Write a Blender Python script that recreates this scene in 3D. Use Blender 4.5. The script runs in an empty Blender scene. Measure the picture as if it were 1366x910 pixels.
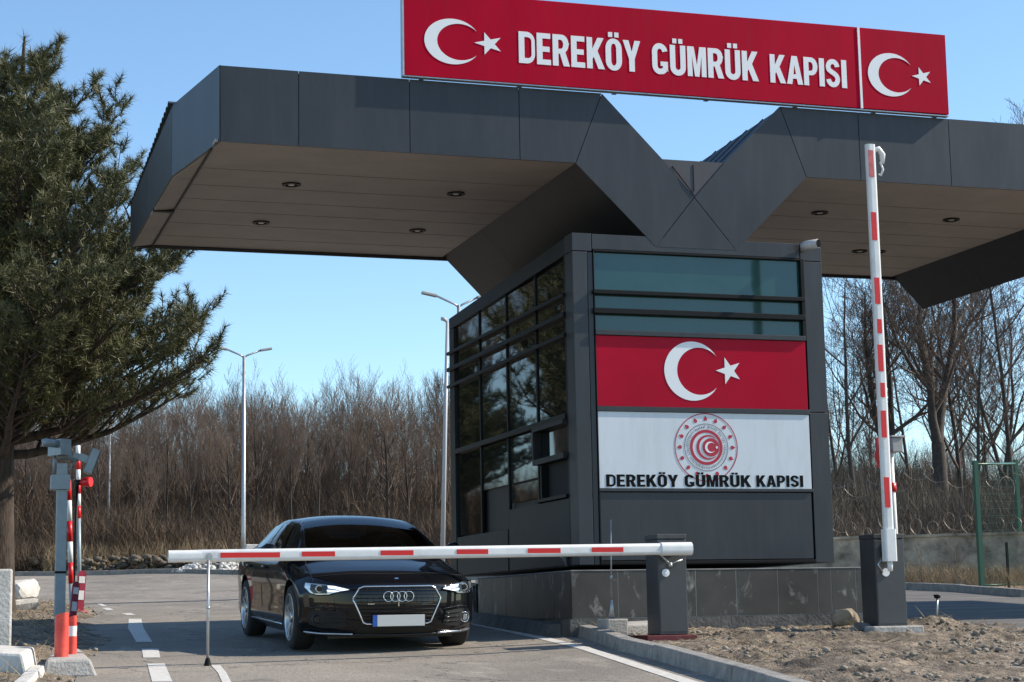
import bpy, bmesh, math, random
import numpy as np
from mathutils import Vector, Matrix, noise
from mathutils.geometry import tessellate_polygon

PI = math.pi
random.seed(7)
S = bpy.context.scene
C = S.collection

# ------------------------------------------------------------------ camera, world, sun, exposure
YAW, PITCH, ROLL, FPX = 0.3125, 0.1485, -0.0185, 2440.0
f = Vector((math.sin(YAW)*math.cos(PITCH), math.cos(YAW)*math.cos(PITCH), math.sin(PITCH)))
r0 = Vector((math.cos(YAW), -math.sin(YAW), 0)); u0 = r0.cross(f)
r = r0*math.cos(ROLL)+u0*math.sin(ROLL); u = u0*math.cos(ROLL)-r0*math.sin(ROLL)
cam = bpy.data.cameras.new('camera'); co = bpy.data.objects.new('camera', cam); C.objects.link(co)
co.matrix_world = Matrix(((r.x,u.x,-f.x,0),(r.y,u.y,-f.y,0),(r.z,u.z,-f.z,0),(0,0,0,1)))
cam.sensor_width = 36; cam.lens = FPX*36/1366; cam.clip_start = .1; cam.clip_end = 3000
S.camera = co

SUN = Vector((1.33, -.22, 1.0)).normalized()
elev = math.asin(SUN.z); azim = math.atan2(SUN.x, SUN.y)
w = bpy.data.worlds.new('World'); S.world = w; w.use_nodes = True
nt = w.node_tree; nt.nodes.clear()
sky = nt.nodes.new('ShaderNodeTexSky'); sky.sky_type = 'NISHITA'; sky.sun_disc = False
sky.sun_elevation = elev; sky.sun_rotation = azim; sky.air_density = 1.0; sky.dust_density = 0; sky.ozone_density = 1.25
bg = nt.nodes.new('ShaderNodeBackground'); bg.inputs[1].default_value = .115
ow = nt.nodes.new('ShaderNodeOutputWorld'); wb = nt.nodes.new('ShaderNodeMix'); wb.data_type = 'RGBA'; wb.blend_type = 'MULTIPLY'; wb.inputs[0].default_value = 1; wb.inputs[7].default_value = (.85, .99, 1.07, 1)  # white balance
nt.links.new(sky.outputs[0], wb.inputs[6]); nt.links.new(wb.outputs[2], bg.inputs[0]); nt.links.new(bg.outputs[0], ow.inputs[0])
sl = bpy.data.lights.new('sun', 'SUN'); sl.energy = 4.1; sl.angle = math.radians(.55); sl.color = (1, .90, .76)
so = bpy.data.objects.new('sun', sl); C.objects.link(so); so.rotation_euler = SUN.to_track_quat('Z', 'Y').to_euler()
S.view_settings.view_transform = 'Standard'; S.view_settings.look = 'None'
S.view_settings.exposure = .78; S.view_settings.gamma = 1
S.cycles.max_bounces = 6; S.cycles.diffuse_bounces = 3; S.cycles.glossy_bounces = 4; S.cycles.transparent_max_bounces = 6

# ------------------------------------------------------------------ helpers
def G(x, y):
    z = -.30+.045*(min(y, 60)-18)+.02*max(0, y-60)+.01*(min(max(x, -20), 5)-5)
    return z+.04*(min(max(x, 5), 7)-5)

def mat(name, col, rough=.6, metal=0, var=0, vscale=6, bump=0, bscale=60, coat=0, spec=.5, col2=None, stretch=(1,1,1), emit=None, rvar=0):
    m = bpy.data.materials.new(name); m.use_nodes = True
    n = m.node_tree.nodes; l = m.node_tree.links; b = n['Principled BSDF']
    b.inputs['Base Color'].default_value = (*col, 1); b.inputs['Roughness'].default_value = rough
    b.inputs['Metallic'].default_value = metal; b.inputs['Specular IOR Level'].default_value = spec
    b.inputs['Coat Weight'].default_value = coat; b.inputs['Coat Roughness'].default_value = .03
    tc = n.new('ShaderNodeTexCoord'); mp = n.new('ShaderNodeMapping'); mp.inputs['Scale'].default_value = stretch
    l.new(tc.outputs['Object'], mp.inputs['Vector'])
    if var or col2:
        t = n.new('ShaderNodeTexNoise'); t.inputs['Scale'].default_value = vscale; t.inputs['Detail'].default_value = 8; t.inputs['Roughness'].default_value = .65
        l.new(mp.outputs[0], t.inputs['Vector'])
        rp = n.new('ShaderNodeValToRGB'); rp.color_ramp.elements[0].position = .32; rp.color_ramp.elements[1].position = .68
        c2 = col2 or tuple(min(1, c*(1+var)) for c in col); c1 = col if col2 else tuple(c*(1-var) for c in col)
        rp.color_ramp.elements[0].color = (*c1, 1); rp.color_ramp.elements[1].color = (*c2, 1)
        l.new(t.outputs[0], rp.inputs[0]); l.new(rp.outputs[0], b.inputs['Base Color'])
        if rvar:
            mr = n.new('ShaderNodeMapRange'); mr.inputs[3].default_value = max(0, rough-rvar); mr.inputs[4].default_value = rough+rvar
            l.new(t.outputs[0], mr.inputs[0]); l.new(mr.outputs[0], b.inputs['Roughness'])
    if bump:
        t2 = n.new('ShaderNodeTexNoise'); t2.inputs['Scale'].default_value = bscale; t2.inputs['Detail'].default_value = 6
        l.new(mp.outputs[0], t2.inputs['Vector'])
        bp = n.new('ShaderNodeBump'); bp.inputs['Strength'].default_value = bump; bp.inputs['Distance'].default_value = .02
        l.new(t2.outputs[0], bp.inputs['Height']); l.new(bp.outputs[0], b.inputs['Normal'])
    if emit:
        b.inputs['Emission Color'].default_value = (*emit[:3], 1); b.inputs['Emission Strength'].default_value = emit[3]
    return m

def tag(o, label=None, cat=None, group=None, kind=None):
    if label: o['label'] = label
    if cat: o['category'] = cat
    if group: o['group'] = group
    if kind: o['kind'] = kind
    return o

def thing(name, loc, label, cat, group=None, rot=None):
    o = bpy.data.objects.new(name, None); C.objects.link(o); o.location = loc; o.empty_display_size = .2
    if rot: o.rotation_euler = rot
    return tag(o, label, cat, group)

def org(parent):
    v = Vector((0,0,0))
    while parent is not None: v += parent.location; parent = parent.parent
    return v

class MB:
    """collects geometry (world coordinates unless the thing is rotated) and links it as one mesh object"""
    def __init__(s): s.v = []; s.f = []; s.m = []; s.cur = 0; s.sm = []; s.smooth = False
    def add(s, vs, fs):
        k = len(s.v); s.v += [tuple(p) for p in vs]
        for q in fs: s.f.append([i+k for i in q]); s.m.append(s.cur); s.sm.append(s.smooth)
    def box(s, x0, x1, y0, y1, z0, z1, rz=0, M=None):
        vs = [Vector(p) for p in ((x0,y0,z0),(x1,y0,z0),(x1,y1,z0),(x0,y1,z0),(x0,y0,z1),(x1,y0,z1),(x1,y1,z1),(x0,y1,z1))]
        if rz:
            c = Vector(((x0+x1)/2,(y0+y1)/2,0)); R = Matrix.Rotation(rz, 3, 'Z'); vs = [R@(p-c)+c for p in vs]
        if M: vs = [M@p for p in vs]
        s.add(vs, [(0,3,2,1),(4,5,6,7),(0,1,5,4),(1,2,6,5),(2,3,7,6),(3,0,4,7)])
    def prism(s, a, b):
        """two matching polygon loops joined by sides"""
        n = len(a); s.add(list(a)+list(b), [tuple(range(n)), tuple(range(2*n-1, n-1, -1))]+[(i, n+i, n+(i+1)%n, (i+1)%n) for i in range(n)])
    def xz(s, poly, y0, y1): s.prism([(x,y0,z) for x,z in poly], [(x,y1,z) for x,z in poly])
    def tube(s, pts, rad, n=8, cap=True, sq=False):
        pts = [Vector(p) for p in pts]
        if not hasattr(rad, '__len__'): rad = [rad]*len(pts)
        k = len(s.v); up = None
        for i, p in enumerate(pts):
            d = (pts[min(i+1, len(pts)-1)]-pts[max(i-1, 0)])
            d = d.normalized() if d.length > 1e-9 else Vector((0,0,1))
            if up is None: up = d.orthogonal().normalized() if not sq else (Vector((0,-1,0)) if abs(d.y) < .8 else Vector((0,0,1)))
            a = d.cross(up).normalized(); up = a.cross(d).normalized()
            for j in range(n):
                t = 2*PI*(j+.5)/n; s.v.append(tuple(p+(a*math.cos(t)+up*math.sin(t))*rad[i]))
        for i in range(len(pts)-1):
            for j in range(n):
                q = k+i*n; s.f.append([q+j, q+(j+1)%n, q+n+(j+1)%n, q+n+j]); s.m.append(s.cur); s.sm.append(n > 5)
        if cap:
            s.f.append([k+j for j in range(n-1, -1, -1)]); s.m.append(s.cur); s.sm.append(False)
            q = k+(len(pts)-1)*n; s.f.append([q+j for j in range(n)]); s.m.append(s.cur); s.sm.append(False)
    def build(s, name, mats, parent=None, loc=None, bevel=0, local=False, fix=True):
        if not isinstance(mats, (list, tuple)): mats = [mats]
        me = bpy.data.meshes.new(name)
        off = Vector((0,0,0)) if local else (org(parent) if parent else Vector(loc or (0,0,0)))
        me.from_pydata([tuple(Vector(p)-off) for p in s.v], [], s.f)
        for m in mats: me.materials.append(m)
        me.polygons.foreach_set('material_index', s.m); me.polygons.foreach_set('use_smooth', s.sm)
        if fix:
            bm = bmesh.new(); bm.from_mesh(me); bmesh.ops.recalc_face_normals(bm, faces=bm.faces); bm.to_mesh(me); bm.free()
        me.update()
        o = bpy.data.objects.new(name, me); C.objects.link(o)
        if parent: o.parent = parent
        elif loc: o.location = loc
        if bevel:
            b = o.modifiers.new('bevel', 'BEVEL'); b.width = bevel; b.segments = 2; b.limit_method = 'ANGLE'; b.harden_normals = False
        return o

def fastmesh(name, V, F, mats, parent=None, loc=None, mi=None, smooth=False):
    me = bpy.data.meshes.new(name)
    V = np.asarray(V, np.float32); F = np.asarray(F, np.int32)
    k = F.shape[1]
    me.vertices.add(len(V)); me.vertices.foreach_set('co', V.ravel())
    me.loops.add(F.size); me.loops.foreach_set('vertex_index', F.ravel())
    me.polygons.add(len(F)); me.polygons.foreach_set('loop_start', np.arange(0, F.size, k, dtype=np.int32))
    if not isinstance(mats, (list, tuple)): mats = [mats]
    for m in mats: me.materials.append(m)
    if mi is not None: me.polygons.foreach_set('material_index', np.asarray(mi, np.int32))
    if smooth: me.polygons.foreach_set('use_smooth', np.ones(len(F), bool))
    me.update(calc_edges=True)
    o = bpy.data.objects.new(name, me); C.objects.link(o)
    if parent: o.parent = parent
    if loc is not None: o.location = loc
    return o

def copy_tree(o, parent=None):
    c = o.copy(); C.objects.link(c); c.parent = parent
    for ch in list(o.children): copy_tree(ch, c)
    return c

def fbm(x, y, s, oct=4):
    return noise.fractal(Vector((x*s, y*s, 3.3)), 1.0, 2.0, oct)

# ------------------------------------------------------------------ materials
M_panel = mat('dark_slate_cladding', (.027,.030,.036), .42, .2, var=.17, vscale=2.2, rvar=.08, stretch=(1,1,.3), bump=.012, bscale=1.1)
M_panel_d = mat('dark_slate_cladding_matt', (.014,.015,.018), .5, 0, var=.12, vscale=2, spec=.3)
M_seam = mat('black_joint', (.008,.008,.009), .8)
M_soffit = mat('soffit_board', (.35,.31,.275), .55, 0, var=.10, vscale=1.5)
M_roofsheet = mat('roof_sheet', (.05,.07,.09), .4, .4)
M_glassD = mat('dark_glass', (.006,.008,.008), .02, 0, spec=.9, bump=.015, bscale=2.2)
M_glassT = mat('teal_glass', (.015,.062,.060), .06, 0, var=.15, vscale=1.3, spec=.7)
M_frame = mat('black_frame', (.005,.0055,.006), .45, 0, spec=.2)
M_red = mat('flag_red', (.40,.001,.022), .55, 0, var=.10, vscale=1.6, spec=.06, stretch=(1,1,.4))
M_red2 = mat('flag_red_window_film', (.40,.001,.022), .3, 0, var=.1, vscale=.8, spec=.12)
M_white = mat('panel_white', (.62,.66,.70), .3, 0, var=.04, vscale=1)
M_letter = mat('white_lettering', (.78,.80,.82), .45)
M_black = mat('black_lettering', (.003,.003,.004), .6, spec=.1)
M_emred = mat('emblem_red', (.42,.01,.04), .5)
M_barw = mat('barrier_white_paint', (.74,.74,.73), .35, 0, var=.07, vscale=4, rvar=.08)
M_stred = mat('red_reflective_sticker', (.62,.008,.010), .35)
M_box = mat('barrier_cabinet_grey', (.042,.044,.047), .45, .1, var=.12, vscale=5)
M_steel = mat('galvanised_steel', (.42,.43,.44), .42, .7, var=.15, vscale=15)
M_pole = mat('grey_painted_pole', (.28,.33,.36), .45, .2, var=.12, vscale=6)
M_maroon = mat('maroon_painted_plate', (.12,.012,.014), .55, 0, var=.25, vscale=14)
M_conc = mat('concrete', (.30,.285,.26), .9, 0, col2=(.44,.42,.39), vscale=7, bump=.5, bscale=40)
M_concW = mat('pale_concrete', (.42,.40,.36), .9, 0, col2=(.62,.60,.56), vscale=5, bump=.5, bscale=30)
M_concD = mat('damp_dark_concrete', (.06,.058,.055), .85, 0, col2=(.14,.135,.125), vscale=6, bump=.5, bscale=30)
M_kerb = mat('kerb_concrete', (.17,.16,.15), .9, 0, col2=(.33,.31,.28), vscale=8, bump=.6, bscale=45)
M_bark = mat('pine_bark', (.020,.015,.012), .95, 0, col2=(.085,.060,.044), vscale=16, bump=1, bscale=30, stretch=(1,1,.3))
M_bark2 = mat('grey_brown_bark', (.035,.028,.024), .95, 0, col2=(.085,.072,.062), vscale=7, bump=.6, bscale=20)
M_twig = mat('bare_twigs', (.065,.045,.034), .9, 0, col2=(.13,.092,.070), vscale=1.2)
M_brush = mat('dry_undergrowth', (.060,.042,.029), .95, 0, col2=(.145,.100,.066), vscale=.5)
M_needle = mat('pine_needles', (.050,.058,.020), .5, 0, col2=(.15,.145,.06), vscale=2.2, spec=.4)
M_green = mat('green_fence_paint', (.01,.075,.045), .4, .1)
M_line = mat('worn_road_paint', (.46,.44,.40), .75, 0, col2=(.66,.64,.60), vscale=18, bump=.2, bscale=80)
M_wire = mat('razor_wire', (.26,.23,.20), .55, .5)
M_wall = mat('plastered_stone_wall', (.15,.125,.095), .95, 0, col2=(.55,.47,.36), vscale=2.6, bump=1, bscale=7)
M_stone = mat('field_stone', (.20,.16,.115), .9, 0, col2=(.38,.31,.22), vscale=6, bump=.6, bscale=18)
M_chrome = mat('chrome', (.75,.75,.76), .12, 1)
M_cctv = mat('camera_housing_grey', (.40,.41,.42), .4)
M_lens = mat('lens_black', (.01,.01,.012), .1)

def mat_asphalt():
    m = mat('asphalt', (.1,.1,.1), .88); n = m.node_tree.nodes; l = m.node_tree.links; b = n['Principled BSDF']
    tc = n.new('ShaderNodeTexCoord')
    def nz(sc, det, mp=None):
        t = n.new('ShaderNodeTexNoise'); t.inputs['Scale'].default_value = sc; t.inputs['Detail'].default_value = det; t.inputs['Roughness'].default_value = .6
        if mp:
            q = n.new('ShaderNodeMapping'); q.inputs['Scale'].default_value = mp; l.new(tc.outputs['Object'], q.inputs[0]); l.new(q.outputs[0], t.inputs['Vector'])
        else: l.new(tc.outputs['Object'], t.inputs['Vector'])
        return t
    def mixc(a, bcol, fac, typ='MIX'):
        x = n.new('ShaderNodeMix'); x.data_type = 'RGBA'; x.blend_type = typ
        for s_, v in ((6, a), (7, bcol)):
            if isinstance(v, tuple): x.inputs[s_].default_value = (*v, 1)
            else: l.new(v, x.inputs[s_])
        if isinstance(fac, float): x.inputs[0].default_value = fac
        else: l.new(fac, x.inputs[0])
        return x.outputs[2]
    def ramp(src, p0, p1, c0=(0,0,0), c1=(1,1,1)):
        rp = n.new('ShaderNodeValToRGB'); rp.color_ramp.elements[0].position = p0; rp.color_ramp.elements[1].position = p1
        rp.color_ramp.elements[0].color = (*c0, 1); rp.color_ramp.elements[1].color = (*c1, 1); l.new(src, rp.inputs[0]); return rp.outputs[0]
    big = nz(.35, 5); fine = nz(55, 3); mid = nz(2.5, 6, (1.2, .35, 1)); dust = nz(1.1, 8)
    c = mixc((.175,.155,.130), (.27,.238,.198), ramp(big.outputs[0], .35, .65))
    c = mixc(c, (.31,.28,.235), ramp(mid.outputs[0], .55, .72))
    c = mixc(c, ramp(fine.outputs[0], .3, .7, (.45,.45,.45), (1.5,1.5,1.5)), 1.0, 'MULTIPLY')
    c = mixc(c, (.095,.089,.082), ramp(dust.outputs[0], .60, .72))
    vo = n.new('ShaderNodeTexVoronoi'); vo.feature = 'DISTANCE_TO_EDGE'; vo.inputs['Scale'].default_value = .42
    wv = nz(1.7, 4); ad = n.new('ShaderNodeVectorMath'); ad.operation = 'ADD'
    sc = n.new('ShaderNodeVectorMath'); sc.operation = 'SCALE'; sc.inputs['Scale'].default_value = 1.2; l.new(wv.outputs['Color'], sc.inputs[0])
    l.new(tc.outputs['Object'], ad.inputs[0]); l.new(sc.outputs[0], ad.inputs[1]); l.new(ad.outputs[0], vo.inputs['Vector'])
    c = mixc((.035,.034,.033), c, ramp(vo.outputs['Distance'], .0, .008))
    l.new(c, b.inputs['Base Color'])
    bp = n.new('ShaderNodeBump'); bp.inputs['Strength'].default_value = .5; bp.inputs['Distance'].default_value = .01
    l.new(fine.outputs[0], bp.inputs['Height']); l.new(bp.outputs[0], b.inputs['Normal'])
    return m
M_asph = mat_asphalt()
M_dirt = mat('gravelly_dirt', (.105,.080,.058), .95, 0, col2=(.36,.295,.225), vscale=3.4, bump=1, bscale=55)
def dirt_detail(m):
    n = m.node_tree.nodes; l = m.node_tree.links; b = n['Principled BSDF']; src = b.inputs['Base Color'].links[0].from_socket; tc = n.new('ShaderNodeTexCoord')
    for sc, lo, hi, c0, c1 in ((26, .35, .62, .50, 1.2), (1.3, .38, .60, .62, 1.15), (9, .40, .55, .65, 1.1)):
        t = n.new('ShaderNodeTexNoise'); t.inputs['Scale'].default_value = sc; t.inputs['Detail'].default_value = 7; t.inputs['Roughness'].default_value = .7; l.new(tc.outputs['Object'], t.inputs['Vector'])
        rp = n.new('ShaderNodeValToRGB'); rp.color_ramp.elements[0].position = lo; rp.color_ramp.elements[1].position = hi; rp.color_ramp.elements[0].color = (c0, c0, c0, 1); rp.color_ramp.elements[1].color = (c1, c1*.99, c1*.97, 1); l.new(t.outputs[0], rp.inputs[0])
        x = n.new('ShaderNodeMix'); x.data_type = 'RGBA'; x.blend_type = 'MULTIPLY'; x.inputs[0].default_value = 1; l.new(src, x.inputs[6]); l.new(rp.outputs[0], x.inputs[7]); src = x.outputs[2]
    l.new(src, b.inputs['Base Color'])
dirt_detail(M_dirt)
M_floor = mat('leaf_littered_ground', (.12,.085,.055), .95, 0, col2=(.27,.20,.13), vscale=1.4, bump=1, bscale=20)

def mat_tile():
    m = mat('granite_plinth_tile', (.050,.043,.038), .42, 0, var=.25, vscale=3.5, rvar=.1)
    n = m.node_tree.nodes; l = m.node_tree.links; b = n['Principled BSDF']
    tc = n.new('ShaderNodeTexCoord'); q = n.new('ShaderNodeMapping'); q.inputs['Scale'].default_value = (1.6, 1.6, .75); q.inputs['Location'].default_value = (3.1, .4, .2)
    t = n.new('ShaderNodeTexNoise'); t.inputs['Scale'].default_value = 2.6; t.inputs['Detail'].default_value = 9; t.inputs['Roughness'].default_value = .72; t.inputs['Distortion'].default_value = .8
    l.new(tc.outputs['Object'], q.inputs[0]); l.new(q.outputs[0], t.inputs['Vector'])
    rp = n.new('ShaderNodeValToRGB'); rp.color_ramp.elements[0].position = .55; rp.color_ramp.elements[1].position = .69; l.new(t.outputs[0], rp.inputs[0])
    x = n.new('ShaderNodeMix'); x.data_type = 'RGBA'; x.inputs[7].default_value = (.30,.29,.27,1)
    l.new(rp.outputs[0], x.inputs[0]); src = b.inputs['Base Color'].links[0].from_socket; l.new(src, x.inputs[6]); l.new(x.outputs[2], b.inputs['Base Color'])
    return m
M_tile = mat_tile()

def streaks(m, amt, col, sc=(7,7,.8)):
    """rain-washed dust: long thin vertical noise mixed over the paint"""
    n = m.node_tree.nodes; l = m.node_tree.links; b = n['Principled BSDF']; src = b.inputs['Base Color'].links[0].from_socket; tc = n.new('ShaderNodeTexCoord'); q = n.new('ShaderNodeMapping'); q.inputs['Scale'].default_value = sc
    t = n.new('ShaderNodeTexNoise'); t.inputs['Scale'].default_value = 1.6; t.inputs['Detail'].default_value = 9; t.inputs['Roughness'].default_value = .7; l.new(tc.outputs['Object'], q.inputs[0]); l.new(q.outputs[0], t.inputs['Vector'])
    rp = n.new('ShaderNodeValToRGB'); rp.color_ramp.elements[0].position = .48; rp.color_ramp.elements[1].position = .78; rp.color_ramp.elements[1].color = (amt, amt, amt, 1); l.new(t.outputs[0], rp.inputs[0])
    x = n.new('ShaderNodeMix'); x.data_type = 'RGBA'; x.inputs[7].default_value = (*col, 1); l.new(rp.outputs[0], x.inputs[0]); l.new(src, x.inputs[6]); l.new(x.outputs[2], b.inputs['Base Color'])
streaks(M_panel, .16, (.10,.105,.115)); streaks(M_red, .22, (.20,.03,.04)); streaks(M_white, .35, (.40,.40,.38)); streaks(M_barw, .35, (.38,.36,.32), (3,3,3)); streaks(M_box, .3, (.13,.12,.11)); streaks(M_soffit, .3, (.24,.20,.165), (1.2,3,1)); streaks(M_panel_d, .25, (.06,.055,.05))

# ------------------------------------------------------------------ ground, road, kerbs
def sheet(name, xs, ys, fz, m, kind='structure'):
    V = [(x, y, fz(x, y)) for y in ys for x in xs]; nx = len(xs)
    F = [(j*nx+i, j*nx+i+1, (j+1)*nx+i+1, (j+1)*nx+i) for j in range(len(ys)-1) for i in range(nx-1)]
    o = fastmesh(name, V, F, m, smooth=True); tag(o, kind=kind); return o
xs = sorted(set([-600,-200,-80,-40,-20,-10,5,7]+list(range(10,60,5))+[80,150,300,700])); ys = sorted(set([-60,-20,0,60]+list(range(10,60,10))+[70,80,100,140,200,400,900]))
sheet('ground', xs, ys, lambda x, y: G(x, y)-.025, M_floor)

def poly_sheet(name, pts, m, dz):
    """flat sheet over the tilted ground, cut at the folds x=5, x=7 so that it follows them"""
    bm = bmesh.new(); vs = [bm.verts.new((x, y, 0)) for x, y in pts]; bm.faces.new(vs)
    for X in (-20, 5, 7): bmesh.ops.bisect_plane(bm, geom=bm.verts[:]+bm.edges[:]+bm.faces[:], plane_co=(X,0,0), plane_no=(1,0,0))
    bmesh.ops.bisect_plane(bm, geom=bm.verts[:]+bm.edges[:]+bm.faces[:], plane_co=(0,60,0), plane_no=(0,1,0))
    bmesh.ops.triangulate(bm, faces=bm.faces[:])
    for v in bm.verts: v.co.z = G(v.co.x, v.co.y)+dz
    for q in bm.faces:
        if q.normal.z < 0: q.normal_flip()
    me = bpy.data.meshes.new(name); bm.to_mesh(me); bm.free(); me.materials.append(m)
    o = bpy.data.objects.new(name, me); C.objects.link(o); tag(o, kind='structure'); return o
FARK = [(-30,66),(-14,62.5),(-4,59),(3,56),(6.31,54.0),(8.14,49.8),(10.5,45.0),(13,39.5),(15.3,34.8),(17.2,31.0),(17.43,28.3),(16.9,25.6),(16.5,20),(17,10),(18,-8)]
LEFTK = [(-.2,-8),(.7,6),(1.0,12),(1.19,15.2),(1.48,17.8),(1.86,21.7),(2.02,25.5),(2.48,27.7),(2.6,30),(2.2,33),(.8,35),(-4,36.5),(-30,38)]
poly_sheet('road', LEFTK+FARK, M_asph, 0)
M_asphDark = mat('darker_asphalt', (.075,.070,.066), .85, 0, col2=(.17,.155,.14), vscale=1.3, bump=.5, bscale=90, stretch=(.5,1.6,1))  # darker, streaky asphalt tone for the right-hand lane
def stripe(name, pts, dz=.004, m=M_line): return poly_sheet(name, pts, m, dz)
stripe('road_marking_dash_long', [(2.24,20.37),(2.40,20.27),(2.66,23.4),(2.91,25.88),(2.75,25.97),(2.48,23.5)])
stripe('road_marking_dash_short', [(2.02,17.76),(2.17,17.69),(2.32,19.06),(2.16,19.13)])
stripe('road_marking_dash_near', [(1.76,14.85),(1.91,14.78),(2.11,16.87),(1.96,16.92)])
stripe('road_marking_dot_far', [(2.86,27.2),(2.98,27.2),(2.98,27.9),(2.84,27.9)])
stripe('road_marking_dot_farther', [(2.76,29.2),(2.86,29.2),(2.88,30.1),(2.76,30.1)])
stripe('road_marking_dot_farthest', [(2.84,30.9),(2.92,30.9),(2.93,32.0),(2.85,32.0)])
stripe('road_edge_line', [(4.7,8.5),(4.83,8.5),(5.50,12.7),(6.06,16.56),(6.20,18.06),(6.36,20.95),(6.4,23.6),(6.3,23.6),(6.25,21.06),(6.07,18.05),(5.93,16.48),(5.39,12.81)])
stripe('arc_line_near', [(2.2,14.0),(2.27,14.0),(2.45,15.5),(2.54,16.42),(2.46,16.42),(2.38,15.5)])
stripe('dark_asphalt_lane', [(10.9,9.0),(17.2,9.0),(16.45,20),(16.85,25.6),(17.35,28.3),(17.1,31.0),(15.2,34.6),(13.2,38.8),(9.4,38.0),(9.7,30),(9.9,24.0),(9.9,19.4),(10.9,17.5)], .003, M_asphDark)
M_tar = mat('tar_seam', (.03,.03,.03), .6)
stripe('tar_seam', [(2.6,31.9),(16,32.6),(16,32.9),(2.6,32.2)], .004, M_tar)
stripe('tar_seam', [(5.0,27.0),(16,28.0),(16,28.15),(5.0,27.15)], .004, M_tar)

def kerb(name, pts, wdt, h, side, m=M_kerb, ln=.75, jit=.006, par=None):
    b = MB(); P = [Vector(p) for p in pts]; segs = []
    for a, c in zip(P, P[1:]):
        L = (c-a).length; k = max(1, round(L/ln))
        for i in range(k): segs.append((a.lerp(c, i/k), a.lerp(c, (i+1)/k)))
    rr = random.Random(3)
    for a, c in segs:
        d = (c-a).normalized(); nn = Vector((-d.y, d.x))*side
        a2, c2 = a+d*.005, c-d*.005; j = rr.uniform(-jit, jit); q = rr.uniform(-jit, jit)
        base = [a2+nn*q, c2+nn*q, c2+nn*(wdt+q), a2+nn*(wdt+q)]
        top = [a2+nn*(q+.025), c2+nn*(q+.025), c2+nn*(wdt+q), a2+nn*(wdt+q)]
        b.prism([(p.x, p.y, G(p.x, p.y)-.05) for p in base], [(p.x, p.y, G(p.x, p.y)+h+j) for p in top])
    o = b.build(name, m, bevel=.008); tag(o, kind='structure'); return o
kerb('island_kerb', [(6.52,18.35),(6.30,16.9),(6.12,16.0),(6.0,14.85),(5.68,12.53),(5.3,10.2),(4.9,7.5)], .15, .12, 1)
kerb('far_kerb', FARK[1:12], .15, .13, -1, ln=1.5)
kerb('verge_kerb', [(.62,12.9),(.86,14.6),(1.02,15.9)], .13, .10, 1, m=M_concW, ln=.6, jit=.012)

# raised dirt island in front of the booth
def h_isl(x, y):
    xr = 10.6+(y-17)*.55 if y < 17 else 10.7
    kx = np.interp(y, [7.5,10.2,12.53,14.85,16.0,18.35], [4.9,5.3,5.68,6.0,6.12,6.52])+.12
    e = min(1, max(-.3, (xr-x)/1.3))
    h = .018-(.10*max(0,-e))+.03*math.exp(-((x-6.6)/.5)**2) +.035*fbm(x, y, 1.3, 5)+.030*fbm(x*1.0, y, 5, 4)+.014*fbm(x, y, 15, 3)
    h += .10*math.exp(-((x-10.25)**2+(y-17.35)**2)/.14)-.03*math.exp(-((x-9.5)**2+(y-16.8)**2)/.3)
    h += -.06*math.exp(-((y-(15.9-.35*(x-8)))/.2)**2)*(1 if 7.3 < x < 10 else 0)+.05*math.exp(-((y-(16.25-.35*(x-8)))/.22)**2)*(1 if 7.3 < x < 10 else 0)+.02*abs(fbm(x+5, y, 3.1, 4))
    h -= .05*math.exp(-((x-6.95)**2+(y-16.75)**2)/.25)
    h = min(h, .095) if x < kx+.25 else h
    if e > .15: h = max(h, .004+.25*max(0, h+.05))
    if x < kx+.02: h = max(h, .02)
    return h
V = []; F = []; NX, NY = 230, 230
X0, X1, Y0, Y1 = 4.9, 11.6, 7.6, 19.2
for j in range(NY):
    y = Y0+(Y1-Y0)*j/(NY-1)
    kx = float(np.interp(y, [7.5,10.2,12.53,14.85,16.0,18.35], [4.9,5.3,5.68,6.0,6.12,6.52]))+.13
    for i in range(NX):
        x = kx+(X1-kx)*i/(NX-1); V.append((x, y, G(x, y)+h_isl(x, y)))
F = [(j*NX+i, j*NX+i+1, (j+1)*NX+i+1, (j+1)*NX+i) for j in range(NY-1) for i in range(NX-1)]
tag(fastmesh('dirt_island', V, F, M_dirt, smooth=True), kind='structure')

# verge on the left
def h_verge(x, y):
    kx = float(np.interp(y, [12,15.2,17.8,21.7,25.5,27.7,30,33,35], [1.0,1.19,1.48,1.86,2.02,2.48,2.6,2.2,.8]))
    e = (kx-x)/.5+.45*fbm(x, y, 2.2, 3)
    return .07*max(-1, min(1, e))+.03*fbm(x, y, 2, 5)+.012*fbm(x, y, 9, 3)+(.1*math.exp(-((x-1.2)**2+(y-21)**2)/.6))
V = []; NX, NY = 150, 260
for j in range(NY):
    y = 9+(35.2-9)*(j/(NY-1))**1.2
    kx = float(np.interp(y, [9,12,15.2,17.8,21.7,25.5,27.7,30,33,35.2], [.9,1.0,1.19,1.48,1.86,2.02,2.48,2.6,2.2,.8]))
    for i in range(NX):
        x = kx+.25-(kx+.25+6)*(i/(NX-1))**1.5; V.append((x, y, G(x, y)+h_verge(x, y)))
F = [(j*NX+i+1, j*NX+i, (j+1)*NX+i, (j+1)*NX+i+1) for j in range(NY-1) for i in range(NX-1)]
tag(fastmesh('verge', V, F, M_dirt, smooth=True), kind='structure')

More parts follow.
